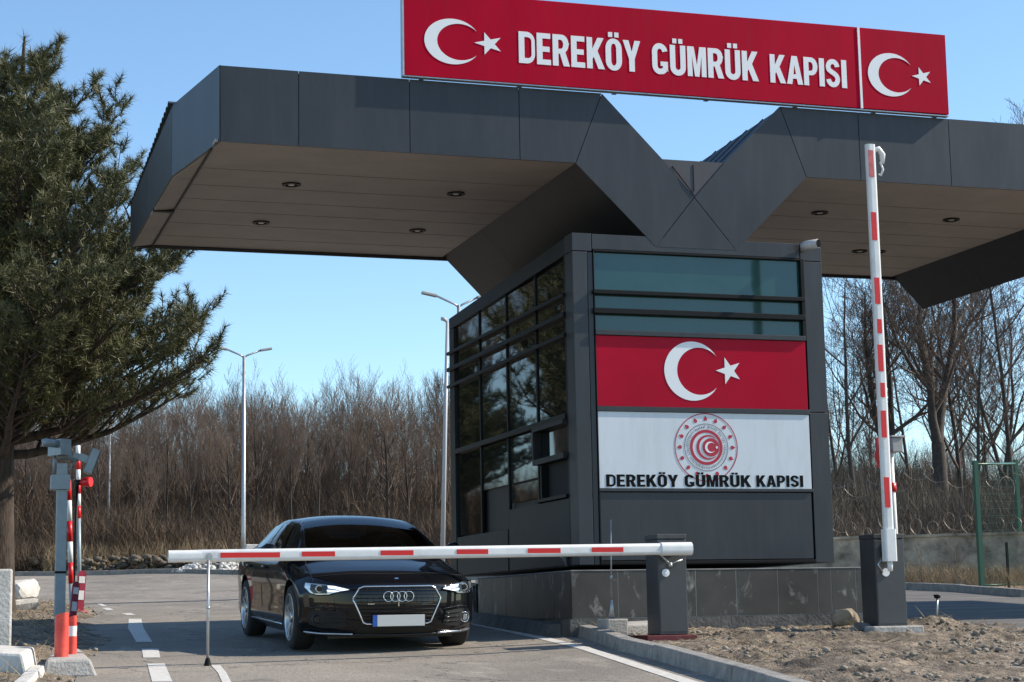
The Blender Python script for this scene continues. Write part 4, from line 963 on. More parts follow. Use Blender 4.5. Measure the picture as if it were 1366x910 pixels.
npatch('lower_intake', [(-.36,.245),(-.30,.255),(.30,.255),(.36,.245),(.42,.195),(.36,.18),(-.36,.18),(-.42,.195)], M_dark, .003)
nline('lower_lip', [(-.80,.178),(-.6,.170),(-.42,.172),(0,.165),(.42,.172),(.6,.170),(.80,.178)], .011, M_plast, .008)
for s_ in (-1, 1):
    nline('lip_trim', [(s_*.83,.195),(s_*.7,.182),(s_*.42,.178)], .011, M_hlh, .016)
    # headlamp: lens shell, reflector, bright strip, projector
    ho = [(s_*x, z) for x, z in ((.455,.598),(.47,.615),(.60,.645),(.74,.662),(.835,.672),(.845,.62),(.80,.565),(.745,.548),(.64,.552),(.60,.570),(.545,.580))]
    h_ = npatch('headlamp', ho, M_hlh, .006)
    nline('headlamp_edge', ho, .006, M_gloss, .008, h_, closed=True)
    npatch('daylight_strip', [(s_*x, z) for x, z in ((.465,.602),(.60,.637),(.655,.640),(.645,.618),(.56,.603),(.545,.592))], M_drl, .014, h_)
    npatch('daylight_strip', [(s_*x, z) for x, z in ((.545,.590),(.66,.600),(.66,.588),(.60,.578))], M_drl, .014, h_)
    npatch('lamp_bowl', [(s_*x, z) for x, z in ((.655,.642),(.79,.655),(.80,.60),(.77,.565),(.66,.565))], M_gloss, .010, h_)
    c = nz_(s_*.725, .610, .026); b = MB(); b.tube([c+Vector((0,.02,0)), c], [.040,.036], 20); b.build('projector', M_hlh, h_, local=True)
    b = MB(); b.tube([c+Vector((0,-.002,0)), c+Vector((0,-.006,0))], [.027,.02], 16); b.build('projector_lens', M_lens, h_, local=True)
    # side air intake with fog lamp and bars
    fo = [(s_*x, z) for x, z in ((.50,.385),(.62,.40),(.78,.405),(.815,.36),(.80,.27),(.70,.235),(.55,.24),(.47,.262))]
    q_ = npatch('side_intake', fo, M_dark, .004)
    c = nz_(s_*.735, .318, .016); b = MB(); A = [c+Vector((.048*math.cos(t_), .02*math.cos(t_)*s_, .048*math.sin(t_))) for t_ in np.linspace(0, 2*PI, 25)]; b.tube(A, .006, 6, cap=False); b.build('fog_lamp_ring', M_chrome if s_ > 0 else M_gloss, q_, local=True)
    b = MB(); b.tube([c+Vector((0,.008,0)), c+Vector((0,.0,0))], [.036,.030], 16); b.build('fog_lamp', M_hlh if s_ > 0 else M_lens, q_, local=True)
    for z in (.285,.325,.365): nline('intake_bar', [(s_*.49,z),(s_*.67,z+.004)], .005, M_gloss, .010, q_)
    nline('intake_crease', [(s_*.45,.405),(s_*.62,.425),(s_*.80,.43)], .006, M_paint, .002)
npatch('washer_jet', [(-.02,.70),(.02,.70),(.016,.712),(-.016,.712)], M_chrome, .004)
# wheels
def wheel(yw, s_):
    R_ = .318
    wt = thing('wheel', (0,0,0), None, None); wt.parent = car; wt.location = (s_*.785, yw, R_)
    for k_ in ('label','category'):
        if k_ in wt: del wt[k_]
    b = MB(); b.smooth = True
    prof = [(-.105,.225),(-.11,.27),(-.10,.300),(-.075,.316),(0,R_),(.075,.316),(.10,.300),(.11,.27),(.105,.225)]; n = 48
    vs = [(s_*px, pr*math.cos(2*PI*i/n), pr*math.sin(2*PI*i/n)) for px, pr in prof for i in range(n)]
    b.add(vs, [(k*n+i, k*n+(i+1)%n, (k+1)*n+(i+1)%n, (k+1)*n+i) for k in range(len(prof)-1) for i in range(n)]); b.build('tyre', M_tyre, wt, local=True)
    b = MB(); b.smooth = True
    prof = [(.108,.232),(.112,.222),(.095,.210),(.02,.20),(-.09,.21)]
    vs = [(s_*px, pr*math.cos(2*PI*i/n), pr*math.sin(2*PI*i/n)) for px, pr in prof for i in range(n)]
    b.add(vs, [(k*n+i, k*n+(i+1)%n, (k+1)*n+(i+1)%n, (k+1)*n+i) for k in range(len(prof)-1) for i in range(n)])
    for q in range(5):
        for dd in (-.17,.17):
            a = 2*PI*q/5+.3; a1 = a+dd; b.smooth = False
            p0 = Vector((s_*.085, .045*math.cos(a+dd*.8), .045*math.sin(a+dd*.8))); p1 = Vector((s_*.100, .218*math.cos(a1), .218*math.sin(a1)))
            d = (p1-p0).normalized(); sd = Vector((0, -d.z, d.y)).normalized()
            b.prism([p0+sd*.016, p0-sd*.016, p0-sd*.016-Vector((s_*.03,0,0)), p0+sd*.016-Vector((s_*.03,0,0))], [p1+sd*.013, p1-sd*.013, p1-sd*.013-Vector((s_*.03,0,0)), p1+sd*.013-Vector((s_*.03,0,0))])
    b.tube([(s_*.05,0,0),(s_*.095,0,0),(s_*.10,0,0)], [.06,.055,.04], 20); b.build('rim', M_alloy, wt, local=True)
    b = MB(); b.tube([(s_*-.02,0,0),(s_*.03,0,0)], [.155,.155], 28); b.build('brake_disc', M_steel, wt, local=True)
    return wt
for yw in AX:
    for s_ in (-1, 1): wheel(yw, s_)
b = MB(); b.box(-.62,.62,.3,4.1,.13,.20); b.build('underbody', M_plast, car, local=True)

# ------------------------------------------------------------------ trees
class TB:
    """fast builder of tapered branch tubes"""
    def __init__(s): s.V = []; s.F = []
    def seg(s, pts, rad, n=4):
        k = len(s.V); up = None
        for i, p in enumerate(pts):
            d = (pts[min(i+1, len(pts)-1)]-pts[max(i-1, 0)])
            if d.length < 1e-9: d = Vector((0,0,1))
            d.normalize()
            if up is None: up = d.orthogonal().normalized()
            a = d.cross(up)
            if a.length < 1e-6: a = d.orthogonal()
            a.normalize(); up = a.cross(d).normalized()
            for j in range(n):
                t_ = 2*PI*j/n; q = p+(a*math.cos(t_)+up*math.sin(t_))*rad[i]; s.V.append((q.x, q.y, q.z))
        for i in range(len(pts)-1):
            for j in range(n):
                q = k+i*n; s.F.append((q+j, q+(j+1)%n, q+n+(j+1)%n, q+n+j))
def rvec(rr): return Vector((rr.gauss(0,1), rr.gauss(0,1), rr.gauss(0,1))).normalized()
def grow(tb_list, rr, p, d, L_, r_, lvl, maxl, up=.12, wig=.16, nch=(4,6), spread=.75, minr=.006, seg=.12, first=.25):
    """recursive branch; level 0 goes to the trunk mesh, the rest to the crown mesh"""
    n = max(3, min(9, int(L_/(seg*L_+.12)))); pts = [p.copy()]; dirs = [d.copy()]; rad = [r_]
    cur = p.copy(); dd = d.copy()
    for i in range(n):
        dd = (dd+rvec(rr)*wig+Vector((0,0,up))).normalized(); cur = cur+dd*(L_/n); pts.append(cur.copy()); dirs.append(dd.copy()); rad.append(max(minr*.7, r_*(1-.82*(i+1)/n)))
    (tb_list[0] if lvl == 0 else tb_list[1]).seg(pts, rad, 7 if lvl == 0 else (5 if lvl == 1 else 3))
    if lvl >= maxl: return
    k = rr.randint(*nch) if lvl else rr.randint(nch[0]+3, nch[1]+4)
    for c in range(k):
        t_ = first+(1-first)*(c+rr.random()*.8)/k if lvl == 0 else .15+.82*(c+rr.random())/k
        t_ = min(.98, t_); x = t_*n; i = int(x); q = pts[i].lerp(pts[min(i+1, n)], x-i); rq_ = rad[i]*(1-(x-i))+rad[min(i+1, n)]*(x-i)
        ax = dirs[min(i, n)]; side = ax.cross(rvec(rr)).normalized(); nd = (ax*(1-spread*.5)+side*spread*rr.uniform(.7,1.25)+Vector((0,0,.12))).normalized()
        grow(tb_list, rr, q, nd, L_*rr.uniform(.34,.60)*(1.15-.45*t_), max(minr, rq_*rr.uniform(.45,.72)), lvl+1, maxl, up, wig*1.08, nch, spread, minr, seg, first)
def bare_tree(name, seed, H, r_, maxl=4, nch=(4,6), first=.35, spread=.75, up=.10, wig=.12, lean=(0,0), minr=.008, fork=False, m=M_bark2, mt=M_twig):
    rr = random.Random(seed); T, K = TB(), TB()
    root = thing(name, (0,0,0), None, None)
    for k_ in ('label','category'):
        if k_ in root: del root[k_]
    if fork:
        hb = H*first*.8; a = Vector((0,0,-.3)); b_ = Vector((lean[0]*hb, lean[1]*hb, hb)); T.seg([a, a.lerp(b_, .15), a.lerp(b_, .6)+rvec(rr)*.04, b_+Vector((0,0,.05))], [r_*1.35, r_*1.05, r_*.92, r_*.8], 9)
        for q in range(fork):
            an = rr.uniform(0, 1)+2*PI*q/fork; d = Vector((math.cos(an)*.36, math.sin(an)*.36, 1)).normalized()
            grow([T, K], rr, b_-Vector((0,0,.05)), d, (H-hb)*rr.uniform(.85,1.05), r_*.62, 0, maxl, up, wig*1.3, nch, spread, minr, first=.12)
    else:
        grow([T, K], rr, Vector((0,0,-.3)), Vector((lean[0], lean[1], 1)).normalized(), H, r_, 0, maxl, up, wig*.5, nch, spread, minr, first=first)
    fastmesh('trunk', T.V, T.F, m, root, smooth=True); fastmesh('crown', K.V, K.F, mt, root)
    return root
def place(o, x, y, rz, sc, label, cat='tree', group=None, first=False, dz=0):
    c = o if first else copy_tree(o); c.location = (x, y, G(x, y)+dz); c.rotation_euler = (0,0,rz); c.scale = (sc, sc, sc); return tag(c, label, cat, group)

M_twigL = mat('pale_brown_twigs', (.095,.066,.048), .9, 0, col2=(.18,.13,.098), vscale=.8)
protos = [bare_tree('bare_tree', 100+i, 9.5, (.10,.15,.12,.17,.11,.14)[i], maxl=3, nch=(7,9), first=(.52,.40,.58,.45,.55,.36)[i], spread=(.5,.62,.55,.7,.5,.6)[i], up=.17, wig=.13, minr=.009, mt=M_twigL if i % 2 else M_twig) for i in range(6)]
used = [False]*6
rr = random.Random(21)
def hedge_x(Y, px):  # lateral position seen at a picture column, used only to lay the wood out behind the road
    v = f+r*((px-683)/FPX)-u*((600-455)/FPX); return v.x/v.y*Y
n_t = 0
for row, (Y, step) in enumerate(((63, 26), (69, 24), (76, 22), (84, 22), (93, 26))):
    px = -40+row*7
    while px < 640:
        k = rr.randrange(6); y = Y+rr.uniform(-2.5, 2.5); x = hedge_x(y, px); H_ = 1.0
        # height of the tree line: lower in the gap around the middle, tallest clump right of it
        env = np.interp(px, [0,250,300,420,470,520,560,600], [.93,.92,.98,.92,1.0,.98,.92,1.02])
        sc = env*(y/75)*rr.uniform(.70,1.12)*.61
        place(protos[k], x, y, rr.uniform(0,6.28), sc, 'bare brown deciduous tree in the wood beyond the far kerb', 'tree', 'bare trees of the wood beyond the road', first=not used[k]); used[k] = True
        px += step*rr.uniform(.6,1.5); n_t += 1
# far wood seen between and beyond: rows on the right
for Y, step in ((62, 34), (74, 30), (86, 30)):
    px = 1085
    while px < 1420:
        k = rr.randrange(6); y = Y+rr.uniform(-3,3); x = hedge_x(y, px)
        place(protos[k], x, y, rr.uniform(0,6.28), (y/75)*rr.uniform(.36,.50), 'low bare tree of the distant wood behind the plastered wall', 'tree', 'low bare trees behind the wall'); px += step*rr.uniform(.6,1.5); n_t += 1
# wood reflected in the side glass (left of the frame)
for i in range(26):
    k = rr.randrange(6); y = rr.uniform(52,75); x = rr.uniform(-26,0); place(protos[k], x, y, rr.uniform(0,6.28), rr.uniform(.9,1.2), 'bare brown deciduous tree in the wood beyond the far kerb', 'tree', 'bare trees of the wood beyond the road')

M_brushD = mat('dark_undergrowth', (.075,.052,.038), .95, 0, col2=(.165,.12,.085), vscale=.6)
# undergrowth: thousands of thin stalks, lower at the kerb, man-high behind
def undergrowth(name, N, fx, label, m, wd=.011, seed=5, lean=.42, lmin=.25, lmax=.8):
    q = np.random.default_rng(seed); x, y, h = fx(q, N); z = np.array([G(a, c) for a, c in zip(x, y)])
    D = np.stack([q.normal(0,lean,N), q.normal(0,lean,N), np.ones(N)], 1); D /= np.linalg.norm(D, axis=1)[:,None]
    P0 = np.stack([x, y, z+q.random(N)**1.2*h*.8], 1); Ln = (np.minimum(h, 2.2)*q.uniform(lmin,lmax,N))[:,None]
    sd = np.cross(D, q.normal(0,1,(N,3))); sd /= np.linalg.norm(sd, axis=1)[:,None]; sd *= (wd*q.uniform(.4,1.3,N)*(.5+.5*Ln[:,0]))[:,None]
    bd = q.normal(0,.07,(N,3))*Ln; M_ = P0+D*Ln*.5+bd; T_ = P0+D*Ln
    # each stalk: two-piece stem plus two side twigs
    V = np.zeros((N,11,3), np.float32); V[:,0] = P0-sd; V[:,1] = P0+sd; V[:,2] = M_+sd*.7; V[:,3] = M_-sd*.7; V[:,4] = T_
    for k, o_ in ((5, .35), (8, .62)):
        B0 = P0*(1-o_)+T_*o_+bd*(1-abs(o_-.5)*1.6); nd = D+q.normal(0,.6,(N,3)); nd /= np.linalg.norm(nd, axis=1)[:,None]
        V[:,k] = B0-sd*.5; V[:,k+1] = B0+sd*.5; V[:,k+2] = B0+nd*Ln*.45
    b0 = (np.arange(N)*11)[:,None]; T3 = np.concatenate([b0+np.array([[0,1,2]]), b0+np.array([[0,2,3]]), b0+np.array([[3,2,4]]), b0+np.array([[5,6,7]]), b0+np.array([[8,9,10]])])
    o = fastmesh(name, V.reshape(-1,3), T3, m); return tag(o, label, 'undergrowth', kind='stuff')
def wob(x, y, k): return np.sin(x*k+1.3)*np.sin(y*k*.8+.4)*.6+np.sin(x*k*2.3+y*1.1*k)*.4
HK = {}
def hxs(Y, px):
    v0 = np.array(f)[None]+np.array(r)[None]*((px-683)/FPX)[:,None]-np.array(u)[None]*((600-455)/FPX); return v0[:,0]/v0[:,1]*Y
def fx_left(q, N):
    px = q.uniform(-120, 650, N); y = 57.5+q.random(N)**1.3*30; y = np.where(px > 380, y-np.minimum(6, (px-380)*.03), y); x = hxs(y, px)
    return x, y, np.clip((.9+.13*(y-57))*(1+.5*wob(x, y, .5)), .4, 4.0)
undergrowth('undergrowth', 110000, fx_left, 'dense brown leafless undergrowth beyond the far kerb', M_brush, seed=5)
def fx_left2(q, N):
    px = q.uniform(-700, 650, N); y = 68+q.random(N)*26; x = hxs(y, px); return x, y, 3.3*(1+.35*wob(x, y, .3))
undergrowth('thicket', 80000, fx_left2, 'dark leafless thicket between the tree trunks of the wood', M_brushD, seed=6, lmin=.4, lmax=1.1)
def fx_front(q, N):
    px = q.uniform(60, 330, N); y = 56.8+q.random(N)*3; x = hxs(y, px); return x, y, np.full(N, .75)
undergrowth('dry_weeds', 9000, fx_front, 'low dry weeds between the stones behind the far kerb', M_straw, seed=9, wd=.008)
def fx_right(q, N):
    px = q.uniform(1070, 1430, N); y = 37.5+q.random(N)*34; x = hxs(y, px); return x, y, (1.3+.075*(y-36))*(1+.35*wob(x, y, .45))
M_brushR = mat('grey_brown_scrub', (.045,.036,.028), .95, 0, col2=(.17,.135,.10), vscale=.9)
undergrowth('undergrowth', 60000, fx_right, 'leafless brown undergrowth behind the plastered wall', M_brushR, wd=.008, seed=8)
def fx_foot(q, N):
    px = q.uniform(1200, 1400, N); y = np.interp(px, [1200,1400], [32.6,29.0])+q.uniform(-.5,1.2,N); x = hxs(y, px); return x, y, np.full(N, .35)
undergrowth('dead_grass', 5000, fx_foot, 'dead grass at the foot of the plastered wall', M_straw, wd=.005, seed=19)

# the big bare trees on the right
big = [
 (1252, 47, 14.5, .36, 2, .46, 12, 'large dark bare tree with a thick forked trunk behind the wall beyond the raised barrier'),
 (1188, 50, 14.0, .29, 2, .42, 1, 'tall bare tree directly behind the raised barrier arm'),
 (1116, 52, 11.5, .13, 0, .30, 2, 'slender bare tree showing beside the right edge of the booth'),
 (1318, 54, 13.0, .16, 2, .25, 3, 'bare tree behind the green fence frame'),
 (1352, 44, 13.0, .12, 0, .22, 4, 'slim bare tree at the right edge of the frame, taller than the canopy'),
 (1216, 60, 13.0, .15, 0, .30, 5, 'thin bare tree farther back between the two thick trunks'),
 (1150, 64, 13.0, .14, 2, .30, 6, 'distant bare tree between booth and raised barrier arm'),
 (1137, 47, 12.5, .15, 0, .34, 21, 'slim upright bare tree just right of the booth, nearer than its neighbours'),
 (1232, 55, 13.5, .17, 0, .36, 22, 'slim upright bare tree left of the large forked tree'),
 (1275, 50, 13.5, .15, 0, .34, 23, 'slim upright bare tree right of the large forked tree'),
 (1335, 49, 13.0, .17, 2, .36, 24, 'upright forked bare tree behind the right post of the green fence'),
 (1302, 44, 11.5, .12, 0, .34, 25, 'slender bare tree rising behind the left post of the green fence'),
 (1290, 66, 14.0, .15, 0, .30, 7, 'distant bare tree between the forked tree and the green frame'),
]
bigs = []
for px, y, H_, r_, fk, fi, sd, lab in big:
    t = bare_tree('bare_tree', 300+sd*3, H_, r_, maxl=4, nch=(5,7), first=fi, spread=.72, up=.12, wig=.15, minr=.009, fork=fk, lean=(random.Random(sd).uniform(-.05,.05), 0))
    x = hedge_x(y, px); t.location = (x, y, G(x, y)); q = .68 if px != 1352 else .78; t.scale = (q, q, q); tag(t, lab, 'tree'); bigs.append(t)

# ------------------------------------------------------------------ pines
def pine(name, seed, H, rmax, z0, prof, tr, dens=1.0, needle=.13, nw=.0045):
    rr = random.Random(seed); nr = np.random.default_rng(seed)
    root = thing(name, (0,0,0), None, None)
    for k_ in ('label','category'):
        if k_ in root: del root[k_]
    T = TB(); pts = []; rad = []
    for i in range(15):
        q = i/14; pts.append(Vector((.10*math.sin(q*3+seed), .08*math.sin(q*4), -.3+(H+.1)*q))); rad.append(tr*(1-q)**.8*(1.25 if i == 0 else 1)+.015)
    T.seg(pts, rad, 14); fastmesh('trunk', T.V, T.F, M_bark, root, smooth=True)
    B_ = TB(); tufts = []
    def at_(z):
        q = max(0, min(13.99, (z+.3)/(H+.1)*14)); i = int(q); return pts[i].lerp(pts[i+1], q-i)
    def twig(p, d, L_, r_, lvl):
        n = 4 if lvl else 7; P_ = [p.copy()]; c = p.copy(); dd = d.copy(); R_ = [r_]
        for i in range(n):
            dd = (dd+rvec(rr)*(.13 if lvl == 0 else .2)+Vector((0,0,.07 if lvl == 0 else .12))).normalized(); c = c+dd*(L_/n); P_.append(c.copy()); R_.append(max(.004, r_*(1-.85*(i+1)/n)))
        B_.seg(P_, R_, 6 if lvl == 0 else 4)
        if lvl < 2:
            k = max(3, int((L_*7.2 if lvl == 0 else L_*8.0)*dens)); t0 = .14 if lvl == 0 else .12
            for j in range(k):
                t_ = t0+(1-t0)*(j+rr.random())/k; x = min(n-.01, t_*n); i = int(x); q = P_[i].lerp(P_[i+1], x-i); ax = (P_[i+1]-P_[i]).normalized()
                sd = ax.cross(Vector((0,0,1))).normalized()*(1 if j % 2 else -1); nd = (ax*rr.uniform(.5,.9)+sd*rr.uniform(.5,1.0)+Vector((0,0,rr.uniform(-.15,.45)))).normalized()
                twig(q, nd, L_*rr.uniform(.25,.42)*(1.15-.5*t_)+.05, R_[i]*.55, lvl+1)
            tufts.append((c, dd, 1.1))
        else:
            tufts.append((c, dd, 1.0)); 
            if rr.random() < .8: tufts.append((P_[2], (P_[3]-P_[2]).normalized()+rvec(rr)*.3, .85))
    zt = z0
    while zt < H-.15:
        Rz = float(np.interp(zt/H, [p[0] for p in prof], [p[1] for p in prof]))*rmax; el0 = float(np.interp(zt/H, [.3,.5,.8,1], [.10,.25,.45,.9])); z = max(1.6, zt-Rz*(el0*.8+.18))
        k = rr.randint(4, 6); a0 = rr.uniform(0, 6.28)
        for j in range(k):
            a = a0+2*PI*j/k+rr.uniform(-.3,.3); L_ = Rz*rr.uniform(.82,1.08); el = el0+rr.uniform(-.08,.08)
            twig(at_(z+rr.uniform(-.1,.1)), Vector((math.cos(a), math.sin(a), el)).normalized(), L_, .012+.022*L_, 0)
        zt += rr.uniform(.22,.34)
    tufts.append((pts[-1], Vector((0,0,1)), 1.3))
    fastmesh('limbs', B_.V, B_.F, M_bark, root)
    n = 42; N = len(tufts)*n; V = np.zeros((N*3,3), np.float32)
    P_ = np.repeat(np.array([tuple(t_[0]) for t_ in tufts]), n, 0); D = np.repeat(np.array([tuple(Vector(t_[1]).normalized()) for t_ in tufts]), n, 0); S_ = np.repeat(np.array([t_[2] for t_ in tufts]), n)
    rnd = nr.normal(0,1,(N,3)); rnd /= np.linalg.norm(rnd, axis=1)[:,None]; dd = D*nr.uniform(.35,1.0,(N,1))+rnd*.85; dd /= np.linalg.norm(dd, axis=1)[:,None]
    P_ = P_-D*(nr.random((N,1))*.11)*S_[:,None]; sd = np.cross(dd, nr.normal(0,1,(N,3))); sd /= np.linalg.norm(sd, axis=1)[:,None]
    ln = (needle*nr.uniform(.7,1.15,N)*S_)[:,None]; V[0::3] = P_-sd*nw; V[1::3] = P_+sd*nw; V[2::3] = P_+dd*ln
    fastmesh('needles', V, np.arange(N*3).reshape(-1,3), M_needle, root)
    print(name, 'tufts', len(tufts))
    return root
PROF = [(.31,.70),(.36,.90),(.42,.98),(.50,1.0),(.62,.88),(.72,.66),(.83,.54),(.9,.36),(.96,.20),(1.0,.06)]
p = pine('pine_tree', 4, 7.45, 2.85, 2.65, PROF, .19)
tag(p, 'large green pine tree with rough bark at the left edge of the frame', 'tree'); p.location = (1.20, 28, G(1.2, 28)+.0); p.scale = (1.165,1.165,1.21)
p2 = copy_tree(p); p2.location = (-2.6, 57, G(-2.6,57)); p2.scale = (1.15,)*3; p2.rotation_euler = (0,0,2.1); tag(p2, 'pine tree mirrored in the lower side glass of the booth', 'tree')
for k, (x, y, lab) in enumerate(((-6.2, 55, 'tall bare tree mirrored in the middle side glass of the booth'), (-9.5, 58, 'tall bare tree mirrored in the near side glass of the booth'), (-.6, 54, 'tall bare tree mirrored in the far side glass of the booth'))):
    q = copy_tree(bigs[k]); q.location = (x, y, G(x, y)); q.scale = (.95,)*3; q.rotation_euler = (0,0,1.7+k); tag(q, lab, 'tree')

# ------------------------------------------------------------------ street lamps and thin poles
def lamp_pole(x, y, H_, label, aL, aR, hz=.25):
    z = G(x, y); t = thing('street_lamp', (x, y, z), label, 'street lamp')
    b = MB(); b.tube([(x,y,z-.1),(x,y,z+1.2),(x,y,z+H_)], [.085,.075,.045], 10); b.build('pole', M_steel, t)
    for s_, ln in ((-1, aL), (1, aR)):
        if not ln: continue
        b = MB(); b.tube([(x,y,z+H_-.05),(x+s_*.1,y,z+H_+.02),(x+s_*ln*.65,y,z+H_+hz*.8)], .028, 6); b.build('arm', M_steel, t)
        b = MB(); q0 = Vector((x+s_*ln*.60, y, z+H_+hz*.75)); q1 = Vector((x+s_*ln, y, z+H_+hz)); rrect(b, q0, q1, .09, .035, .02); b.build('lamp_head', M_cctv, t, bevel=.004)
    return t
lamp_pole(9.18, 55, 6.50, 'twin armed street lamp standing left of the black car behind the far kerb', .85, .85)
lamp_pole(13.1, 45, 6.98, 'twin armed street lamp whose head shows just left of the booth roof', .98, .85, .3)
t = thing('camera_mast', (10.72, 38, G(10.7,38)), 'slim pale mast with a tiny head standing along the left edge of the booth', 'mast')
b = MB(); b.tube([(10.60,38,G(10.6,38)-.1),(10.80,38,6.35)], [.055,.035], 8); b.build('pole', M_cctv, t)
b = MB(); b.tube([(10.80,38,6.36),(10.72,38,6.42),(10.66,38,6.42)], [.03,.05,.04], 8); b.build('head', M_cctv, t)
t = thing('thin_pole', (6.15, 65, G(6.15,65)), 'thin white pole with a short cross arm standing before the wood', 'pole')
b = MB(); b.tube([(6.13,65,G(6.15,65)-.1),(6.16,65,7.0)], [.05,.035], 6); b.build('pole', M_cctv, t)
b = MB(); b.tube([(6.0,65,6.55),(6.45,65,6.35)], .025, 5); b.build('cross_arm', M_cctv, t)

# ------------------------------------------------------------------ wall, fence frame and razor wire on the right
WA, WB = Vector((17.0, 36.0)), Vector((23.8, 31.0)); wd = (WB-WA); wl = wd.length; wd.normalize(); wn = Vector((-wd.y, wd.x))
b = MB(); N_ = 60; top = []
for i in range(N_+1):
    p = WA-wd*1.5+wd*((wl+3)*i/N_); top.append(p)
vs = []; 
for p in top:
    zt = 1.50+.012*fbm(p.x, p.y, 2, 3)
    for q, z in ((p, G(p.x,p.y)-.2), (p+wn*.02, zt-.06), (p-wn*.02, zt-.055), (p-wn*.02, zt), (p+wn*.30, zt), (p+wn*.30, G(p.x,p.y)-.2)): vs.append((q.x, q.y, z))
b.add(vs, [(i*6+k, (i+1)*6+k, (i+1)*6+k+1, i*6+k+1) for i in range(N_) for k in range(5)])
tag(b.build('plastered_wall', M_wall, None, loc=(17,36,.5)), 'low stained grey plastered wall behind the right hand road', 'wall')
def gpost(b, x, y, z0, z1, h=.035): b.box(x-h, x+h, y-h, y+h, z0, z1)
t = thing('green_fence', (18.6, 29.7, .3), 'green painted steel fence frame standing in front of the wall at the right edge', 'fence')
gx, gy = 18.53, 29.6; gx2, gy2 = 19.9, 30.6
b = MB(); gpost(b, gx, gy, G(gx,gy)-.05, 2.66, .04); b.build('post', M_green, t)
b = MB(); gpost(b, 21.62, 33.0, 1.0, 3.0, .04); b.build('post', M_green, t)
b = MB()
for k in range(1, 40):
    q = k/40; X_, Y_ = gx+(21.62-gx)*q, gy+(33.0-gy)*q; b.tube([(X_,Y_,G(X_,Y_)+.1),(X_,Y_,2.58+.3*q)], .0022, 3)
for k in range(1, 16):
    q = k/16; b.tube([(gx,gy,G(gx,gy)+.1+q*2.2),(21.62,33.0,G(21.62,33)+.1+q*2.3)], .0022, 3)
b.build('wire_mesh', M_green, t)
b = MB(); b.tube([(gx,gy,2.60),(21.62,33.0,2.92)], .022, 6); b.build('top_rail', M_green, t)
b = MB(); b.tube([(gx,gy,G(gx,gy)+.07),(gx2+.3,gy2+.2,G(gx2,gy2)+.06)], .02, 6); b.build('bottom_rail', M_green, t)
b = MB(); gpost(b, 19.55, 30.3, G(19.5,30.3), G(19.5,30.3)+.85, .02); b.build('short_post', M_frame, t)
for (x, y, z1, lab) in ((17.25, 35.9, 2.40, 'green fence post on the wall just left of the raised barrier cabinet'), (23.0, 31.75, 3.3, 'green fence post on the wall right of the fence frame'),):
    b = MB(); gpost(b, x, y, 1.2, z1, .032); tag(b.build('fence_post', M_green, None, loc=(x,y,1.2)), lab, 'fence post')
def coil(name, p0, p1, rad, pitch, label, seed, wr=.005, irr=.25):
    rr = random.Random(seed); b = MB(); p0 = Vector(p0); p1 = Vector(p1); d = (p1-p0); Ln = d.length; d.normalize(); s_ = d.cross(Vector((0,0,1))).normalized(); u_ = s_.cross(d)
    n = int(Ln/pitch*14); P_ = []; k = 1
    for i in range(n+1):
        if i % 14 == 0: k = 1+rr.uniform(-irr, irr); ky = rr.uniform(-.1,.1)
        a = 2*PI*i/14; P_.append(p0+d*(Ln*i/n+rr.uniform(-.01,.01))+(d*math.cos(a)+s_*math.cos(a)*.35+u_*math.sin(a))*rad*k+u_*(rad+ky*1.5))
    b.tube(P_, wr, 3); return tag(b.build(name, M_wire, None, loc=tuple(p0)), label, 'razor wire')
wa3 = Vector((WA.x, WA.y, 1.48)); wb3 = Vector((WB.x, WB.y, 1.48))
coil('razor_wire', wa3+Vector((0,.1,0)), wb3+Vector((0,.1,0)), .17, .34, 'lower coil of razor wire lying along the top of the wall', 3)
coil('razor_wire', wa3+Vector((0,.25,.95)), wb3+Vector((0,.25,1.15)), .17, .42, 'upper coil of razor wire strung above the wall', 9, irr=.35)
coil('razor_wire', (19.5,30.4,1.9), (20.5,31.0,1.4), .32, .8, 'loose loop of razor wire hanging inside the green frame', 12, irr=.3)
# scrub at the wall foot
for i, (px, y, lab) in enumerate(((1222,31.5,'dry bush stem at the foot of the wall next to the raised barrier'),(1262,32,'pale bare stem leaning on the middle of the wall'))):
    t = bare_tree('dry_shrub', 700+i, 1.0, .018, maxl=2, nch=(2,3), first=.2, spread=.9, wig=.3, minr=.006, m=M_twigL, mt=M_twigL); x = hedge_x(y, px); t.location = (x, y, G(x,y)); tag(t, lab, 'shrub')
t = thing('traffic_camera', (11.2, 19.9, 0), 'grey camera housing on a white and red post behind the raised barrier cabinet', 'camera post')
tx, ty = 15.3, 27.0
t.location = (tx, ty, .3)
b = MB(); b.tube([(tx,ty,G(tx,ty)),(tx,ty,2.55)], [.07,.05], 10); b.build('post', M_barw, t)
b = MB(); b.tube([(tx,ty,1.90),(tx,ty,2.05)], .074, 12); b.build('red_band', M_stred, t)
b = MB(); b.box(tx-.06,tx+.13,ty-.2,ty+.1,2.55,2.78); b.box(tx-.08,tx+.15,ty-.22,ty+.12,2.785,2.82); b.build('housing', M_cctv, t, bevel=.01)
b = MB(); b.tube([(tx-.20,ty-.05,2.50),(tx-.24,ty-.15,2.50)], [.12,.12], 16); b.box(tx-.26,tx-.14,ty-.05,ty+.02,2.3,2.8); b.build('red_signal', M_stred, t)

